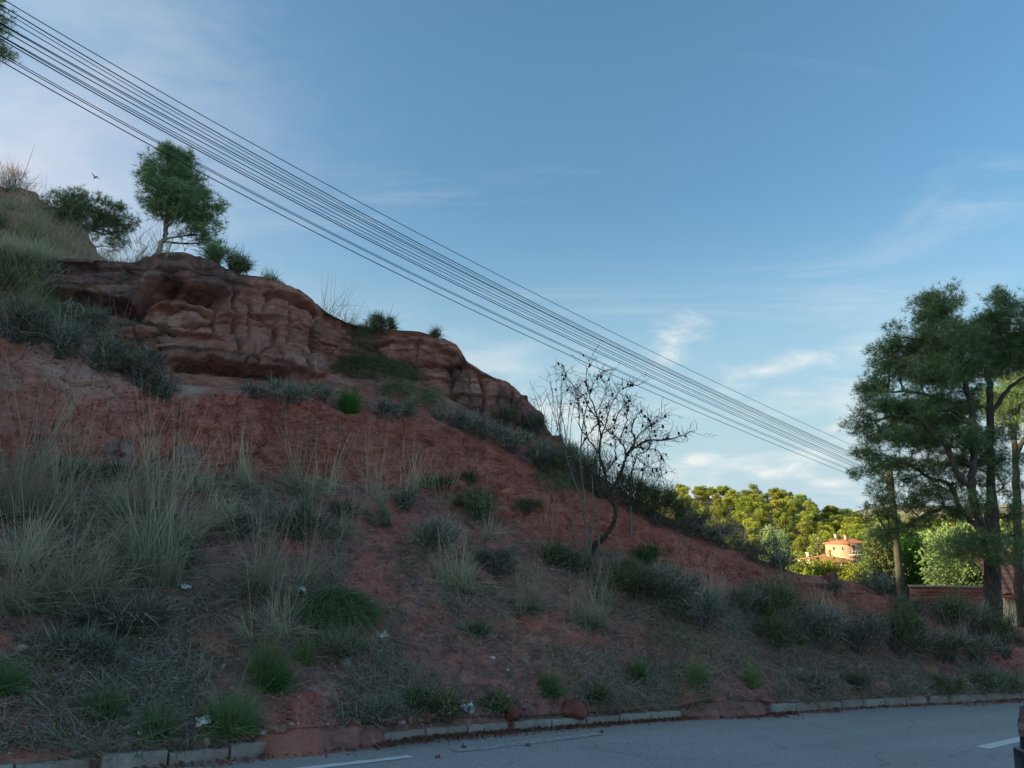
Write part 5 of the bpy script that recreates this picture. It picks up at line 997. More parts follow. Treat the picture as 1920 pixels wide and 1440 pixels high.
# ------------------------------------------------------------------ houses
M_orange = simple('orange_render', (0.44, 0.29, 0.19), .9, .1, .1, 2); M_cream = simple('cream_render', (0.66, 0.55, 0.40), .9, .1, .08, 2); M_tile = simple('terracotta_tiles', (0.36, 0.16, 0.10), .9, .1, .3, 4, .4); M_white = simple('white_paint', (0.72, 0.70, 0.66), .7, .2, .06); M_glass = simple('window_glass', (0.03, 0.035, 0.045), .15, .6, .1); M_shade = simple('loggia_shade', (0.34, 0.22, 0.17), .9, .1, .1)
def house(name, px, py, rr, a_len, b_len, hgt, wallm, label, storeys=2, ang=.7, over=.45, ridge=1.0, bal=True):
    a, _ = azel(px, py); p = pix_at(np.array(float(px)), np.array(float(py)), np.array(rr)); v = np.array([math.sin(a), math.cos(a)]); rt = np.array([v[1], -v[0]])
    k = math.sqrt(1-ang*ang); e2 = v*k+rt*ang
    t = thing(name, p, label, 'house', None, (0, 0, math.atan2(e2[1], e2[0])))
    A, Bq, Hh = a_len, b_len, hgt
    m = MB(); m.box((0, 0, -3), (Bq, A, Hh)); m.obj('wall', wallm, t)
    m = MB(); o = over; z1 = Hh+ridge
    V = [(-o, -o, Hh-.05), (Bq+o, -o, Hh-.05), (Bq+o, A+o, Hh-.05), (-o, A+o, Hh-.05), (-o, -o, Hh+.12), (Bq+o, -o, Hh+.12), (Bq+o, A+o, Hh+.12), (-o, A+o, Hh+.12), (Bq*.3, A/2, z1), (Bq*.7, A/2, z1)]
    m.add(V, F3=[(4, 8, 7), (5, 6, 9)], F4=[(3, 2, 1, 0), (0, 1, 5, 4), (1, 2, 6, 5), (2, 3, 7, 6), (3, 0, 4, 7), (4, 5, 9, 8), (6, 7, 8, 9)]); rf = m.obj('roof', M_tile, t)
    for i in range(9):
        q = (i+.5)/9; x = -o+(Bq+2*o)*q; x2 = Bq*(.3+.4*q); mm = MB(); mm.tube(np.array([[x, -o, Hh+.15], [x2, A/2, z1+.03]]), [.07, .07], 5); mm.obj('tile_row', M_tile, rf)
    m = MB(); m.box((Bq*.3, A*.35, Hh), (Bq*.3+.6, A*.35+.6, z1+.8)); m.box((Bq*.3-.1, A*.35-.1, z1+.8), (Bq*.3+.7, A*.35+.7, z1+.95)); m.obj('chimney', wallm, rf)
    sh_ = Hh/storeys
    for s_ in range(storeys):
        zb = s_*sh_
        if bal:
            m = MB(); m.box((.5, -.02, zb+.15), (Bq-.4, .3, zb+sh_-.35)); m.obj('loggia_shade_panel', M_shade, t).location.y = -.005  # flat darker panel, painted as the shade of a recess behind the balcony
            bl = MB(); bl.box((.1, -1.1, zb-.02), (Bq-.1, -.025, zb+.14)); b_ = bl.obj('balcony', M_white, t)
            rl = MB(); rl.box((.12, -1.08, zb+.85), (Bq-.12, -1.0, zb+.93))
            for x in np.linspace(.15, Bq-.2, 9): rl.box((x, -1.06, zb+.14), (x+.05, -1.02, zb+.85))
            rl.obj('railing', M_white, b_); ps = MB(); ps.box((Bq-.35, -1.08, zb+.93), (Bq-.12, -.86, zb+sh_-.05)); ps.obj('post', wallm, b_)
            for x in (Bq*.24, Bq*.62):
                w_ = MB(); w_.box((x-.5, -.08, zb+.2), (x+.5, -.03, zb+2.2)); w = w_.obj('window', M_white, t); g_ = MB(); g_.box((x-.4, -.10, zb+.3), (x-.04, -.081, zb+2.1)); g_.box((x+.04, -.10, zb+.3), (x+.4, -.081, zb+2.1)); g_.obj('pane', M_glass, w)
        else:
            for x in np.arange(1.2, Bq-.6, 2.4):
                w_ = MB(); w_.box((x-.45, -.05, zb+.9), (x+.45, -.005, zb+2.1)); w = w_.obj('window', M_white, t); g_ = MB(); g_.box((x-.37, -.07, zb+.98), (x+.37, -.051, zb+2.02)); g_.obj('pane', M_glass, w)
        for y in np.arange(1.4, A-.6, 2.6):
            w_ = MB(); w_.box((-.05, y-.35, zb+1.0), (-.005, y+.35, zb+1.9)); w = w_.obj('window', M_white, t); g_ = MB(); g_.box((-.07, y-.28, zb+1.07), (-.051, y+.28, zb+1.83)); g_.obj('pane', M_glass, w)
    return t
house('orange_house', 1592, 1062, 190, 6.6, 7.0, 4.9, M_orange, 'orange two-storey house with balconies below the wooded hill')
house('annex_house', 1596, 1074, 172, 11.5, 3.0, 1.9, M_orange, 'low building with wide red tiled roof in front of the orange house', 1, .25, .6, 1.5, False)
house('cream_house', 1712, 1046, 175, 7, 7.5, 3.6, M_cream, 'cream house half hidden behind the pole and green bushes', 1, .8, .4, .7, False)
house('small_cream_house', 1572, 1030, 240, 2.6, 2.0, 2.5, M_cream, 'small cream house peeping above the orange house roof', 1, .6, .3, .7, False)
house('white_house', 1526, 1074, 165, 3.4, 2.2, 2.6, M_cream, 'small pale building left of the orange house', 1, .5, .2, .3, False)
house('red_roofed_house', 1915, 1066, 150, 6, 6, 2.4, M_cream, 'red roofed house far behind the right picture edge', 1, .6, .5, 1.2, False)

# brick garden wall, each brick a piece
M_brick = []
for c in ((0.33, 0.10, 0.062), (0.28, 0.085, 0.055), (0.36, 0.13, 0.08), (0.25, 0.085, 0.06)): M_brick.append(simple('brick', c, .92, .1, .2, 9, .3))
M_mortar = simple('mortar', (0.24, 0.14, 0.11), .95, .1, .15, 9)
rr = 21.5; pa = pix_at(np.array(1706.), np.array(1097.), np.array(rr)); pb = pix_at(np.array(1862.), np.array(1098.), np.array(rr+.5)); dv = pb-pa; Lw = float(np.hypot(dv[0], dv[1])); topz = pa[2]; Hw = 1.25
bw = thing('brick_wall', (pa[0], pa[1], topz-Hw), 'low red brick garden wall left of the pine trunk', 'wall', None, (0, 0, math.atan2(dv[1], dv[0])))
m = MB(); m.box((0.006, .012, -.3), (Lw, .118, Hw-.05)); m.obj('mortar_core', M_mortar, bw)
m = MB(); m.box((-.02, -.02, Hw-.045), (Lw+.03, .15, Hw)); m.obj('coping', simple('coping', (0.40, 0.27, 0.2), .9, .1, .2), bw)
bms = []
for q in range(4):
    m = MB(); m.box((.004, 0, .004), (.238, .13, .062)); b_ = m.mesh('brick'); b_.materials.append(M_brick[q]); bms.append(b_)
r = np.random.default_rng(5); nrow_ = int((Hw-.05)/.072)
for j in range(nrow_-1, -1, -1):
    for i in range(int((Lw-.13)/.25)):
        obj('brick', bms[r.integers(0, 4)], None, bw, loc=(i*.25+(.125 if j % 2 else 0), r.normal()*.003, j*.072))
# tiled outbuilding at the right edge
rr = 25.0; pr = pix_at(np.array(1884.), np.array(1112.), np.array(rr)); a, _ = azel(1884, 1112); v = np.array([math.sin(a), math.cos(a)]); rtv = np.array([v[1], -v[0]])
ob = thing('tiled_outbuilding', (pr[0], pr[1], pr[2]-2.2), 'cream outbuilding with red tiled roof cut by the right picture edge', 'outbuilding', None, (0, 0, math.atan2(rtv[1], rtv[0])+.12))
m = MB(); m.box((0, 0, -.6), (6, 4, 2.15)); m.obj('wall', M_cream, ob)
m = MB(); m.box((-.02, -.03, .4), (6.0, -.005, 1.15)); m.obj('painted_dado', simple('turquoise_paint', (0.16, 0.38, 0.36), .7, .2, .12), ob)
m = MB(); m.add([(-.3, -.35, 2.16), (6.3, -.35, 2.16), (6.3, 3.6, 3.3), (-.3, 3.6, 3.3), (-.3, -.35, 2.10), (6.3, -.35, 2.10), (6.3, 3.6, 3.22), (-.3, 3.6, 3.22)], F4=[(0, 1, 2, 3), (7, 6, 5, 4), (0, 4, 5, 1), (1, 5, 6, 2), (2, 6, 7, 3), (3, 7, 4, 0)]); rf = m.obj('roof', M_tile, ob)
th = np.linspace(0, math.pi, 6); tv = []
for y, z, rad_ in ((0, 0, .095), (.42, .121, .08)): tv += [(math.cos(q)*rad_, y, z+math.sin(q)*rad_*.8) for q in th]
tm = mesh('roof_tile', np.array(tv), np.array([(i, i+1, i+7, i+6) for i in range(5)])); tm.materials.append(simple('roof_tile', (0.38, 0.17, 0.12), .9, .1, .25, 6))
for j in range(10):
    for i in range(20): obj('roof_tile', tm, None, rf, loc=(-.2+i*.215, -.36+j*.385, 2.15+j*.1113), rot=(0, 0, 0))
m = MB(); m.box((.5, -.05, 1.25), (1.2, -.004, 2.0)); w = m.obj('window', M_white, ob); m = MB(); m.box((.57, -.07, 1.31), (1.13, -.052, 1.94)); m.obj('pane', M_glass, w)

# ------------------------------------------------------------------ boulders, stones, litter on the slope
def stone_mesh(r, n=2, flat=.7, rough=.22):
    t = (1+5**.5)/2; V = unit(np.array([(-1,t,0),(1,t,0),(-1,-t,0),(1,-t,0),(0,-1,t),(0,1,t),(0,-1,-t),(0,1,-t),(t,0,-1),(t,0,1),(-t,0,-1),(-t,0,1)], float))
    F = [(0,11,5),(0,5,1),(0,1,7),(0,7,10),(0,10,11),(1,5,9),(5,11,4),(11,10,2),(10,7,6),(7,1,8),(3,9,4),(3,4,2),(3,2,6),(3,6,8),(3,8,9),(4,9,5),(2,4,11),(6,2,10),(8,6,7),(9,8,1)]
    V = list(V)
    for _ in range(n):
        nf = []; mid_ = {}
        def mp(a, b):
            k = (min(a, b), max(a, b))
            if k not in mid_: mid_[k] = len(V); V.append(unit(V[a]+V[b]))
            return mid_[k]
        for a, b, c in F: x, y, z = mp(a, b), mp(b, c), mp(c, a); nf += [(a, x, z), (b, y, x), (c, z, y), (x, y, z)]
        F = nf
    V = np.array(V); o = r.random(3)*50
    for k in range(13):                                   # planar breaks give it facets
        d = rdir(1, r)[0]; c = .52+.36*r.random(); s_ = V@d; V = V-np.clip(s_-c, 0, None)[:, None]*d
    V = V*(1+rough*fbm(V*1.6+o, 3, 5))[:, None]; V[:, 2] *= flat; return V, np.array(F)
STM = [simple('red_stone', (0.21, 0.082, 0.066), .93, .1, .4, 14, .6), simple('pale_stone', (0.46, 0.38, 0.31), .9, .1, .25, 14, .4), simple('grey_stone', (0.26, 0.22, 0.20), .92, .1, .3, 14, .4), simple('rust_stone', (0.32, 0.17, 0.125), .93, .1, .35, 14, .6)]
STONES = [(365,1224,18,0,'red stone on the bare red patch at the left'),(528,1264,16,1,'pale stone right of the bluish upright tuft'),(650,1252,26,2,'half buried grey stone under the dark mound'),(545,1365,11,1,'small pale stone above the bottom-left kerb'),(418,1252,9,1,'small round pale stone above the largest green tuft'),
 (800,1390,34,0,'red stone lying on the kerb edge at the bottom centre left'),(768,1396,20,3,'rust stone beside the red kerb-edge stone'),(750,1397,13,1,'pale pebble pair member left of the rust stone'),(787,1397,14,1,'pale stone between the kerb-edge stones'),(662,1406,24,3,'rust stone on the gutter at the bottom left centre'),(965,1372,38,0,'dark red rock in front of the kerb in the bottom centre'),
 (1070,1362,46,0,'largest dark red rock fallen over the kerb in the bottom centre'),(505,1408,26,3,'angular rust stone in the soil spill at the bottom left'),(525,1412,20,3,'second angular stone in the soil spill at the bottom left'),(490,1402,18,1,'pale angular stone at the kerb end'),(42,1388,17,3,'rust stone near the bottom left corner'),(165,1395,16,3,'rust stone above the bottom-left kerb'),(185,1392,10,0,'small red stone beside the rust one at bottom left'),
 (144,1429,13,2,'grey stone at the start of the bottom-left kerb'),(385,1395,16,1,'pale stone on the kerb under the largest green tuft'),(345,1396,12,2,'grey stone on the kerb left of the pale one'),(42,1216,17,1,'pale tan stone at the left edge of the slope'),(375,1310,22,3,'rust stone left of the largest green tuft'),(286,1292,15,3,'rust stone between the bottom left tufts'),(88,1312,8,1,'tiny pale stone left of the bottom left tufts'),
 (1498,1260,14,1,'white stone on the right slope below the grey shrubs'),(1612,1252,11,1,'pale stone under the grey-violet shrubs'),(1664,1274,9,1,'small white stone above the right kerb'),(1607,1278,9,1,'white chip above the right kerb'),(1660,1296,28,3,'reddish stone above the right kerb'),(1692,1262,12,2,'flat grey stone below the round dark green shrub'),(1517,1288,8,1,'tiny pale stone low on the right slope'),
 (775,1312,16,0,'red stone near the torn plastic bag'),(940,1315,14,0,'small red stone above the bottom-centre kerb'),(1820,1288,10,1,'pale stone above the kerb close to the car'),(1742,1330,8,3,'small stone in the gutter by the right kerb')]
for x, y, s_, mi, lab in STONES:
    p, _ = hill_at(x, y); w = s_*SC(p)*.62; r = seed(); V, F = stone_mesh(r, 2, .62+.2*r.random()); V = V*np.array([1, .8, 1])*w
    obj('stone', mesh('stone', V, F, False), STM[mi], loc=p+np.array([0, 0, w*.18]), rot=(r.normal()*.3, r.normal()*.3, r.random()*6), label=lab, cat='stone', group='loose stones on the slope')
p, _ = hill_at(1562, 1098); r = seed(); V, F = stone_mesh(r, 3, 1.05, .18); w = 22*SC(p); obj('boulder', mesh('boulder', V*w*.72*np.array([1.05, .8, 1.0]), F, False), STM[0], loc=p+np.array([0, .15, w*.30]), label='rounded boulder on the red crest in front of the annex roof', cat='boulder')

# rubbish
M_plastic = simple('white_plastic', (0.70, 0.76, 0.78), .45, .4, .12, 8); M_paper = simple('white_paper', (0.72, 0.70, 0.66), .8, .2, .1)
def crumple(p, w, h, name, m, label, cat, seedv, flat=.5):
    r = np.random.default_rng(seedv); n = 13; u, v = np.meshgrid(np.linspace(-1, 1, n), np.linspace(-1, 1, n)); P = np.stack([u, v, 0*u], -1)
    d = np.stack([fbm(P*1.3+seedv+k*9, 4, k, .7) for k in range(3)], -1); cut = 1-.25*np.abs(fbm(P*1.1+seedv, 2, 9))[..., None]
    Q = P*np.array([w/2, w*.32, 0])*cut+d*np.array([.35*w, .3*w, flat*h]); Q[..., 2] += h*.35*(1-np.hypot(u, v)*.6)
    i = (np.arange(n-1)[:, None]*n+np.arange(n-1)[None]).ravel(); m_ = mesh(name, Q, np.stack([i, i+1, i+n+1, i+n], 1), False); o = obj(name, m_, m, loc=p, label=label, cat=cat, rot=(.6, 0, r.random()*3)); md = o.modifiers.new('thick', 'SOLIDIFY'); md.thickness = .0015; return o
for x, y, w, h, nm, m, lab, cat in ((348,1110,16,16,'plastic_bag',M_plastic,'small crumpled white plastic left of the tan dry tuft','plastic bag'),(566,1116,26,26,'plastic_bag',M_plastic,'crumpled bluish white plastic bag beside the dark overhanging mound','plastic bag'),(720,1199,20,18,'paper_scrap',M_paper,'white scrap at the right end of the dark overhanging mound','scrap'),
                                  (873,1342,28,32,'torn_bag',M_plastic,'torn translucent white plastic bag near the kerb in the bottom centre','plastic bag'),(380,1360,24,14,'paper_scrap',M_paper,'crumpled white paper left of the largest green tuft','scrap'),(922,1240,11,8,'paper_scrap',M_paper,'small white scrap in the lower centre','scrap'),(949,1262,9,9,'paper_scrap',M_paper,'tiny white scrap just below the small one in the lower centre','scrap'),(330,1208,11,6,'paper_scrap',M_paper,'thin white scrap on the left bare red patch','scrap'),(328,1280,10,8,'paper_scrap',M_paper,'small pale scrap between green tufts at bottom left','scrap')):
    p, _ = hill_at(x, y); s_ = SC(p); crumple(p+np.array([0, -.02, .03]), w*s_, h*s_, nm, m, lab, cat, x)
# a few yellow flowers on the left
for x, y, lab in ((237,1028,'upper yellow flower left of the very tall tuft'),(268,1055,'lower yellow flower beside the very tall tuft')):
    p, _ = hill_at(x, y); t = thing('yellow_flower', p, lab, 'flower'); m = MB(); m.tube(np.array([[0, 0, -.02], [.01, 0, .09], [0, -.01, .17]]), [.003, .0025, .002], 4); m.obj('stem', M_green, t)
    m = MB()
    for k in range(7): q = k*.9; m.add([(0, 0, .17), (math.cos(q)*.02-.006, math.sin(q)*.02, .18), (math.cos(q)*.034, math.sin(q)*.034, .175), (math.cos(q)*.02+.006, math.sin(q)*.02, .18)], F4=[(0, 1, 2, 3)])
    m.obj('petals', simple('yellow_petal', (0.75, 0.62, 0.06), .6, .2, .1), t)

# ------------------------------------------------------------------ ground cover: dry litter, weeds, pebbles, clods
r = np.random.default_rng(314)
vis = np.argwhere((PX > -420) & (PX < 1990) & (SEG[:, None] <= 2) & (np.arange(NR)[:, None] >= 4))
def pick(n, wfun):
    k = vis[r.integers(0, len(vis), n*4)]; w = wfun(k); k = k[r.random(len(k)) < w][:n]; j = r.random((len(k), 1)); r2_ = np.minimum(k[:, 0]+1, NR-1)
    return HS[k[:, 0], k[:, 1]]*(1-j)+HS[r2_, k[:, 1]]*j, nrm[k[:, 0], k[:, 1]], k
patch = np.clip(.5+1.6*fbm(BASE*.9, 3, 123), .05, 1)
soft = lambda k: np.clip(1.0-BARE[k[:, 0], k[:, 1]], 0.03, 1)*patch[k[:, 0], k[:, 1]]
P, Nn, k = pick(46000, soft); n = len(P); D = unit(np.cross(Nn, rdir(n, r))+.28*Nn+.16*r.normal(size=(n, 3)))
m = MB(); V, F3, F4, T, ti = blades(P+Nn*.012, D, .07+.42*r.random(n)**2.4, .0035+.0035*r.random(n), .10*r.random(n), 2, None, r); m.add(V, F3, F4, t=T, tint=ti)
m.obj('dry_litter', M_litter, kind='stuff', label='dry straw and stalks strewn over the lower slope')
P, Nn, k = pick(7600, soft); per = 7; n = len(P)*per; Pb = np.repeat(P, per, 0)+.035*r.normal(size=(n, 3))*np.array([1, 1, .3]); D = unit(np.array([0, 0, .7])+.75*r.normal(size=(n, 3)))
m = MB(); V, F3, F4, T, ti = blades(Pb, D, np.repeat(.05+.13*r.random(len(P))**2, per)*(.6+.7*r.random(n)), .005+.003*r.random(n), .35, 2, np.repeat(r.random(len(P)), per), r); m.add(V, F3, F4, t=T, tint=ti)
m.obj('low_weeds', M_broom, kind='stuff', label='low grey-green weeds covering the slope between the tufts')
P, Nn, k = pick(4200, soft); per = 8; n = len(P)*per; Pb = np.repeat(P, per, 0)+.04*r.normal(size=(n, 3))+np.array([0, 0, .03]); m = MB(); V, F = leaves(Pb, .022+.02*r.random(n), r, .6); m.add(V, F4=F, t=np.repeat(r.random(n), 4), tint=np.repeat(r.random(n), 4)); m.obj('leafy_weeds', M_greenshrub, kind='stuff', label='small leafy weeds scattered over the lower slope')
ov = np.array([(1,0,0),(-1,0,0),(0,1,0),(0,-1,0),(0,0,1),(0,0,-1)], float); of = np.array([(0,2,4),(2,1,4),(1,3,4),(3,0,4),(2,0,5),(1,2,5),(3,1,5),(0,3,5)])
def gravel(name, n, wf, s0, s1, mt, label, sink=.3):
    P, Nn, k = pick(n, wf); n = len(P); s_ = s0+(s1-s0)*r.random(n)**3; V = ov[None]*(1+.35*r.normal(size=(n, 6, 1)).clip(-1, 1))*np.stack([s_, s_*.8, s_*.7], 1)[:, None]
    Q = np.stack([rdir(n, r) for _ in range(1)], 0)[0]; B1 = unit(np.cross(Q, (0.3, .5, .8))); B2 = np.cross(Q, B1); V = V[..., :1]*Q[:, None]+V[..., 1:2]*B1[:, None]+V[..., 2:]*B2[:, None]
    V = V+(P+Nn*(s_*sink)[:, None])[:, None]; F = (np.arange(n)*6)[:, None, None]+of; obj(name, mesh(name, V.reshape(-1, 3), F.reshape(-1, 3), False, {'bare': np.ones(n*6), 'stain': np.zeros(n*6), 'pale': np.repeat((r.random(n) < .12)*.9, 6)}), mt, kind='stuff', label=label)
gravel('soil_clods', 20000, lambda k: .30+.70*BARE[k[:, 0], k[:, 1]], .004, .030, M_earth, 'red clods and grit on the bare earth')
gravel('pale_pebbles', 2200, lambda k: (SEG[k[:, 0]] == 1)*.8, .005, .022, STM[1], 'scattered pale pebbles on the lower slope')
gravel('grey_pebbles', 5000, lambda k: (SEG[k[:, 0]] == 1)*.8, .006, .035, STM[2], 'scattered grey-brown pebbles on the lower slope')
# grit washed along the kerb and weeds hanging over it
gi = np.arange(900)[(kpoly[:, 1] > 3) & (kpoly[:, 0] < 14)]; n = 5200; ci = r.choice(gi, n); off = -.01-np.abs(r.normal(size=n))*.09*(.3+1.2*np.clip(.5+vnoise(np.column_stack([ci*.11, 0*ci+4, 0*ci])), 0, 1)); Pk = kpoly[ci]+kn[ci]*off[:, None]+.01*r.normal(size=(n, 2))
s_ = .003+.016*r.random(n)**3; V = ov[None]*(1+.3*r.normal(size=(n, 6, 1)).clip(-1, 1))*s_[:, None, None]+np.column_stack([Pk, ground_z(Pk[:, 0], Pk[:, 1])+s_*.4])[:, None]
obj('gutter_grit', mesh('gutter_grit', V.reshape(-1, 3), ((np.arange(n)*6)[:, None, None]+of).reshape(-1, 3), False, {'bare': np.ones(n*6)*.6, 'stain': np.zeros(n*6), 'pale': np.zeros(n*6)}), M_earth, kind='stuff', label='red grit washed along the kerb')
n = 900; ci = r.choice(gi, n, p=(lambda w: w/w.sum())(np.clip(.25+vnoise(np.column_stack([gi*.07, 0*gi+9, 0*gi])), .02, 1))); per = 8; Pk = kpoly[ci]+kn[ci]*(.13+.06*r.normal(size=n))[:, None]; Pk = np.repeat(np.column_stack([Pk, ground_z(Pk[:, 0], Pk[:, 1])+.10]), per, 0); n *= per; Pk[:, :2] += .03*r.normal(size=(n, 2))
D = unit(np.array([.05, -.25, .7])+.6*r.normal(size=(n, 3))); m = MB(); V, F3, F4, T, ti = blades(Pk, D, .05+.13*r.random(n)**1.5, .005, .5*r.random(n), 3, np.repeat(r.random(n//per), per), r); m.add(V, F3, F4, t=T, tint=ti); m.obj('verge_weeds', M_broom, kind='stuff', label='small weeds hanging over the kerb')
# leaves and grit gathered in the gutter
gi = np.arange(900)[(kpoly[:, 1] > 3) & (kpoly[:, 0] < 14)]; kpx2 = to_pix(np.column_stack([kpoly, 0*kpoly[:, 0]]))[0]
wt = np.where((kpx2[gi] > 560) & (kpx2[gi] < 1480), 1, .22); n = 3800; ci = r.choice(gi, n, p=wt/wt.sum()); off = -.02-np.abs(r.normal(size=n))*.10*(.5+.8*np.clip(vnoise(np.column_stack([ci*.13, 0*ci, 0*ci])), 0, 1)); Pk = kpoly[ci]+kn[ci]*off[:, None]+.01*r.normal(size=(n, 2))
C = np.column_stack([Pk, ground_z(Pk[:, 0], Pk[:, 1])+.012+.02*r.random(n)]); m = MB(); V, F = leaves(C, .022+.03*r.random(n), r, .55); m.add(V, F4=F, t=np.repeat(r.random(n), 4), tint=np.repeat(r.random(n), 4)); m.obj('fallen_leaves', M_leaf, kind='stuff', label='brown fallen leaves gathered along the kerb')
for x, y in ((870,1403),(990,1399),(1128,1374),(820,1421)):
    p = road_at(np.array(float(x)), np.array(float(y))); V, F = stone_mesh(seed(), 1, .7); obj('road_stone', mesh('road_stone', V*.03, F), STM[0], loc=p+np.array([0, 0, .012]), label={870:'leftmost small stone on the asphalt near the edge line',990:'small stone on the asphalt by the faded edge line',1128:'small stone at the end of the faded edge line',820:'small stone on the asphalt left of the faded edge line'}[x], cat='stone', group='small stones on the asphalt')

# ------------------------------------------------------------------ bird
p = pix_at(np.array(178.), np.array(333.), np.array(26.)); m = MB()
m.tube(np.array([[-.09, 0, 0], [-.05, 0, .005], [0, 0, .008], [.05, 0, .006], [.075, 0, .01], [.1, 0, .008]]), [.008, .022, .03, .02, .016, .002], 7)
for s_ in (-1, 1): m.add([(.03, s_*.01, .015), (-.03, s_*.01, .015), (-.025, s_*.09, .055), (.02, s_*.09, .06), (-.05, s_*.17, .05)], F3=[(3, 2, 4)], F4=[(0, 1, 2, 3)])
m.add([(-.08, -.008, 0), (-.08, .008, 0), (-.14, .022, .0), (-.14, -.022, 0)], F4=[(0, 1, 2, 3)])
m.obj('bird', simple('dark_feathers', (0.03, 0.03, 0.035), .8, .2), loc=p, rot=(.3, .1, 2.6), label='small dark bird flying left of the small leaning pine', cat='bird')

# ------------------------------------------------------------------ parked car whose tail enters at the right edge
def build_car():
    M_body = simple('dark_navy_paint', (0.012, 0.016, 0.03), .22, .6, .05); M_body.node_tree.nodes['Principled BSDF'].inputs['Coat Weight'].default_value = .6
    M_rub = simple('tyre_rubber', (0.02, 0.02, 0.02), .85, .2); M_alloy = simple('alloy', (0.4, 0.4, 0.42), .35, .5, .05, 12, 0, .9); M_lamp = simple('tail_lamp', (0.17, 0.10, 0.105), .2, .6, .1); M_clear = simple('clear_lamp', (0.24, 0.19, 0.20), .15, .6, .05); M_black = simple('black_trim', (0.02, 0.02, 0.022), .6, .3)
    d = np.array([.90, .436]); rear = pix_at(np.array(1907.), np.array(1392.), np.array(6.0)); r0_ = np.array([rear[0], rear[1]])+d*0.0-np.array([-d[1], d[0]])*.9
    c = r0_; t = thing('parked_car', (c[0], c[1], ground_z(*c)), 'dark car whose rear corner shows at the right edge of the road', 'car', None, (0, math.asin(.056*d[0]+.042*d[1]), math.atan2(d[1], d[0])))
    # sections along the length: x, half width, sill z, shoulder z, roof z, roof half width
    S = [(0.0,.70,.42,.78,.80,.62),(.06,.80,.34,.90,.94,.66),(.18,.86,.27,.98,1.04,.66),(.42,.885,.24,1.0,1.30,.60),(.75,.89,.24,.99,1.43,.60),(1.4,.89,.22,.97,1.47,.62),(2.1,.89,.22,.95,1.46,.62),(2.6,.89,.22,.93,1.34,.60),(3.05,.885,.22,.92,1.02,.64),(3.5,.87,.22,.86,.92,.62),(3.85,.82,.25,.74,.82,.56),(4.02,.70,.32,.60,.66,.5)]
    body = MB(); rows_ = []
    for x, w, zs, zh, zr, wr in S:
        h = [(w*.80, zs-.04), (w*.97, zs+.06), (w, zs+.22), (w*1.0, (zs+zh)/2+.04), (w*.975, zh-.05), (w*.93, zh), (w*.93+(wr-w*.93)*.12, zh+(zr-zh)*.12), (wr+.03, zr-(zr-zh)*.12), (wr*.93, zr-(zr-zh)*.02), (wr*.5, zr+.012), (0, zr+.018)]
        rows_.append([(x, y, z) for y, z in h]+[(x, -y, z) for y, z in h[-2::-1]])
    R_ = np.array(rows_); S2 = np.stack([spline(R_[:, j], 45) for j in range(R_.shape[1])], 1); nn = S2.shape[1]; i = (np.arange(44)[:, None]*nn+np.arange(nn-1)[None]).ravel()
    body.add(S2, F4=np.stack([i, i+1, i+nn+1, i+nn], 1)); cl_ = (np.arange(44)*nn)[:, None]; body.F4.append(np.hstack([cl_, cl_+nn, cl_+2*nn-1, cl_+nn-1]))
    for e in (0, 44):
        b = e*nn; h = nn//2; body.F4.append(np.array([(b+j, b+j+1, b+nn-2-j, b+nn-1-j) for j in range(h)]))
    body.obj('body', M_body, t, True)
    m = MB(); xs = np.linspace(-1, 1, 9)
    for z0_, z1_ in ((.40, .80),):
        V = [(-.05-.05*(1-abs(x)**2.5)+(.16*abs(x)**6), x*.86, z) for z in (z0_, z0_+.10, z1_-.04, z1_) for x in xs]; V += [(.14+.1*abs(x), x*.84, z) for z in (z0_, z1_) for x in xs]
        F = [(j*9+k, j*9+k+1, j*9+k+10, j*9+k+9) for j in range(3) for k in range(8)]+[(27+k, 28+k, 46+k, 45+k) for k in range(8)]+[(k+1, k, 36+k, 37+k) for k in range(8)]; m.add(V, F4=F)
    m.obj('rear_bumper', M_body, t, True)
    for s_ in (-1, 1):
        m = MB(); V = []
        for z in np.linspace(.87, 1.02, 5):
            for q, (x, y) in enumerate(((.012, .50), (.0, .66), (.04, .79), (.16, .872), (.30, .895))): V.append((x+(z-.72)*.16, s_*(y-(z-.83)*.05), z))
        m.add(V, F4=[(j*5+k, j*5+k+1, j*5+k+6, j*5+k+5) for j in range(4) for k in range(4)]); lp = m.obj('tail_light', M_lamp, t, True)
        m = MB(); m.add([(x-.004, y+s_*.004, z) for x, y, z in V[5:15]], F4=[(k, k+1, k+6, k+5) for k in range(4)]); m.obj('lens', M_clear, lp, True)
        for x in (.78, 3.28):
            m = MB(); th = np.linspace(0, 2*math.pi, 25)[:-1]; 
            ring = [(.19, -.10), (.27, -.10), (.30, -.08), (.31, -.03), (.31, .03), (.30, .08), (.27, .10), (.19, .10)]
            V = [(x+rad_*math.cos(q), s_*.80+y, .31+rad_*math.sin(q)) for rad_, y in ring for q in th]; m.add(V, F4=[(j*24+k, j*24+(k+1) % 24, j*24+24+(k+1) % 24, j*24+24+k) for j in range(7) for k in range(24)]); wh = m.obj('wheel', M_rub, t, True)
            m = MB()
            for k in range(7): q = k*2*math.pi/7; m.tube(np.array([[x, s_*.88, .31], [x+.19*math.cos(q), s_*.885, .31+.19*math.sin(q)]]), [.035, .025], 5)
            m.tube(np.array([[x+.195*math.cos(q), s_*.88, .31+.195*math.sin(q)] for q in np.linspace(0, 2*math.pi, 25)]), .012, 5, False); m.obj('rim', M_alloy, wh)
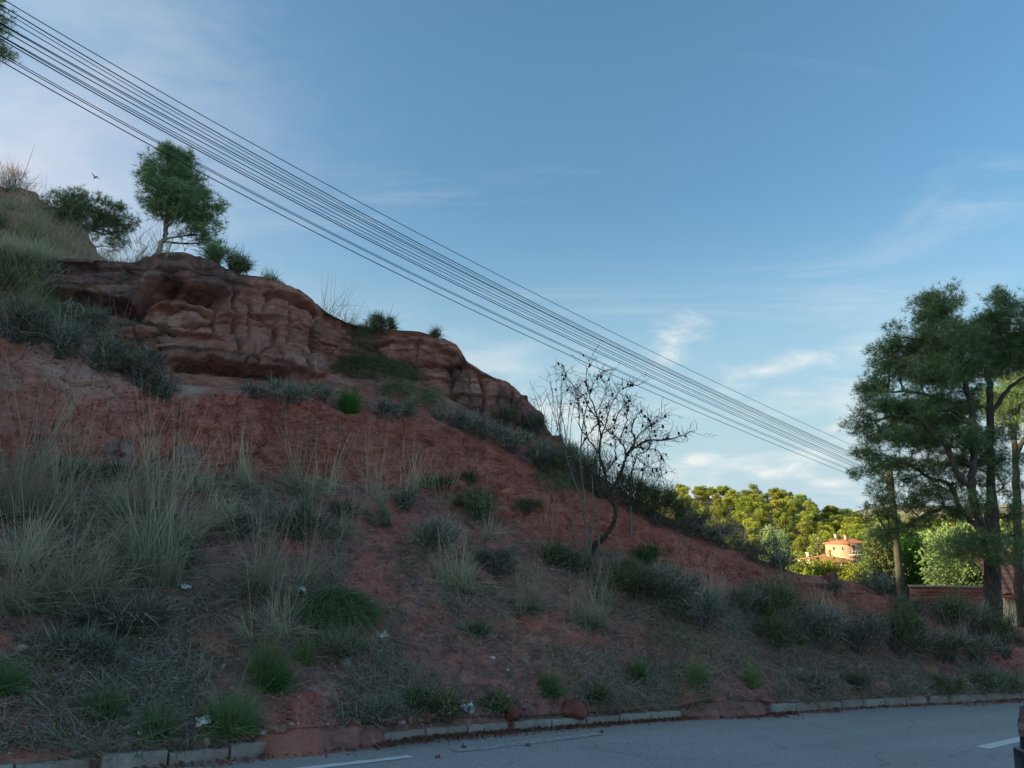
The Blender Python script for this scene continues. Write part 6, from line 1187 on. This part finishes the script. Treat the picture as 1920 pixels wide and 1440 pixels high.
        m = MB(); zz = lambda x: np.interp(x, [q[0] for q in S], [q[3] for q in S])
        P = [(.62, .0), (1.15, .0), (1.2, 1), (.86, 1)]; 
        for quad in ([(.60, .12), (1.30, .12), (1.32, .84), (.82, .84)], [(1.38, .12), (2.40, .12), (2.2, .84), (1.40, .84)], [(2.46, .12), (2.92, .12), (2.5, .7), (2.34, .80)]):
            V = []
            for x, k in quad:
                w = np.interp(x, [q[0] for q in S], [q[1]*.93 for q in S]); wr = np.interp(x, [q[0] for q in S], [q[5]+.03 for q in S]); zh = zz(x); zr = np.interp(x, [q[0] for q in S], [q[4] for q in S]); V.append((x, s_*(w+(wr-w)*k+.012), zh+(zr-zh)*k))
            m.add(V, F4=[(0, 1, 2, 3)])
        m.obj('side_window', M_glass, t)
        m = MB(); m.box((2.62, s_*.92, .96), (2.80, s_*1.08, 1.10)); m.obj('door_mirror', M_body, t)
        m = MB(); m.box((1.15, s_*.893-.012, .80), (1.33, s_*.893+.012, .83)); m.obj('door_handle', M_black, t)
    m = MB(); m.add([(.20, -.56, 1.06), (.20, .56, 1.06), (.50, .50, 1.345), (.50, -.50, 1.345)], F4=[(0, 1, 2, 3)]); o = m.obj('rear_window', M_glass, t); o.location = (-.035, 0, .03)
    m = MB(); m.add([(3.02, -.58, 1.02), (3.02, .58, 1.02), (2.60, .52, 1.34), (2.60, -.52, 1.34)], F4=[(0, 1, 2, 3)]); o = m.obj('windscreen', M_glass, t); o.location = (.03, 0, .03)
    bpy.context.view_layer.update(); vv = np.array([v.co for v in t.children[0].data.vertices]); Mw = np.array(t.matrix_world)
    for it in range(60):
        q = vv@Mw[:3, :3].T+np.array(t.location); xx = to_pix(q)[0][q[:, 1] > 1].min()
        if abs(xx-1911) < 1: break
        t.location.x -= d[0]*(xx-1911)*.0025; t.location.y -= d[1]*(xx-1911)*.0025; t.location.z = ground_z(t.location.x, t.location.y)
    m = MB(); m.box((-.115, -.26, .50), (-.10, .26, .61)); m.obj('number_plate', M_white, t)
build_car()
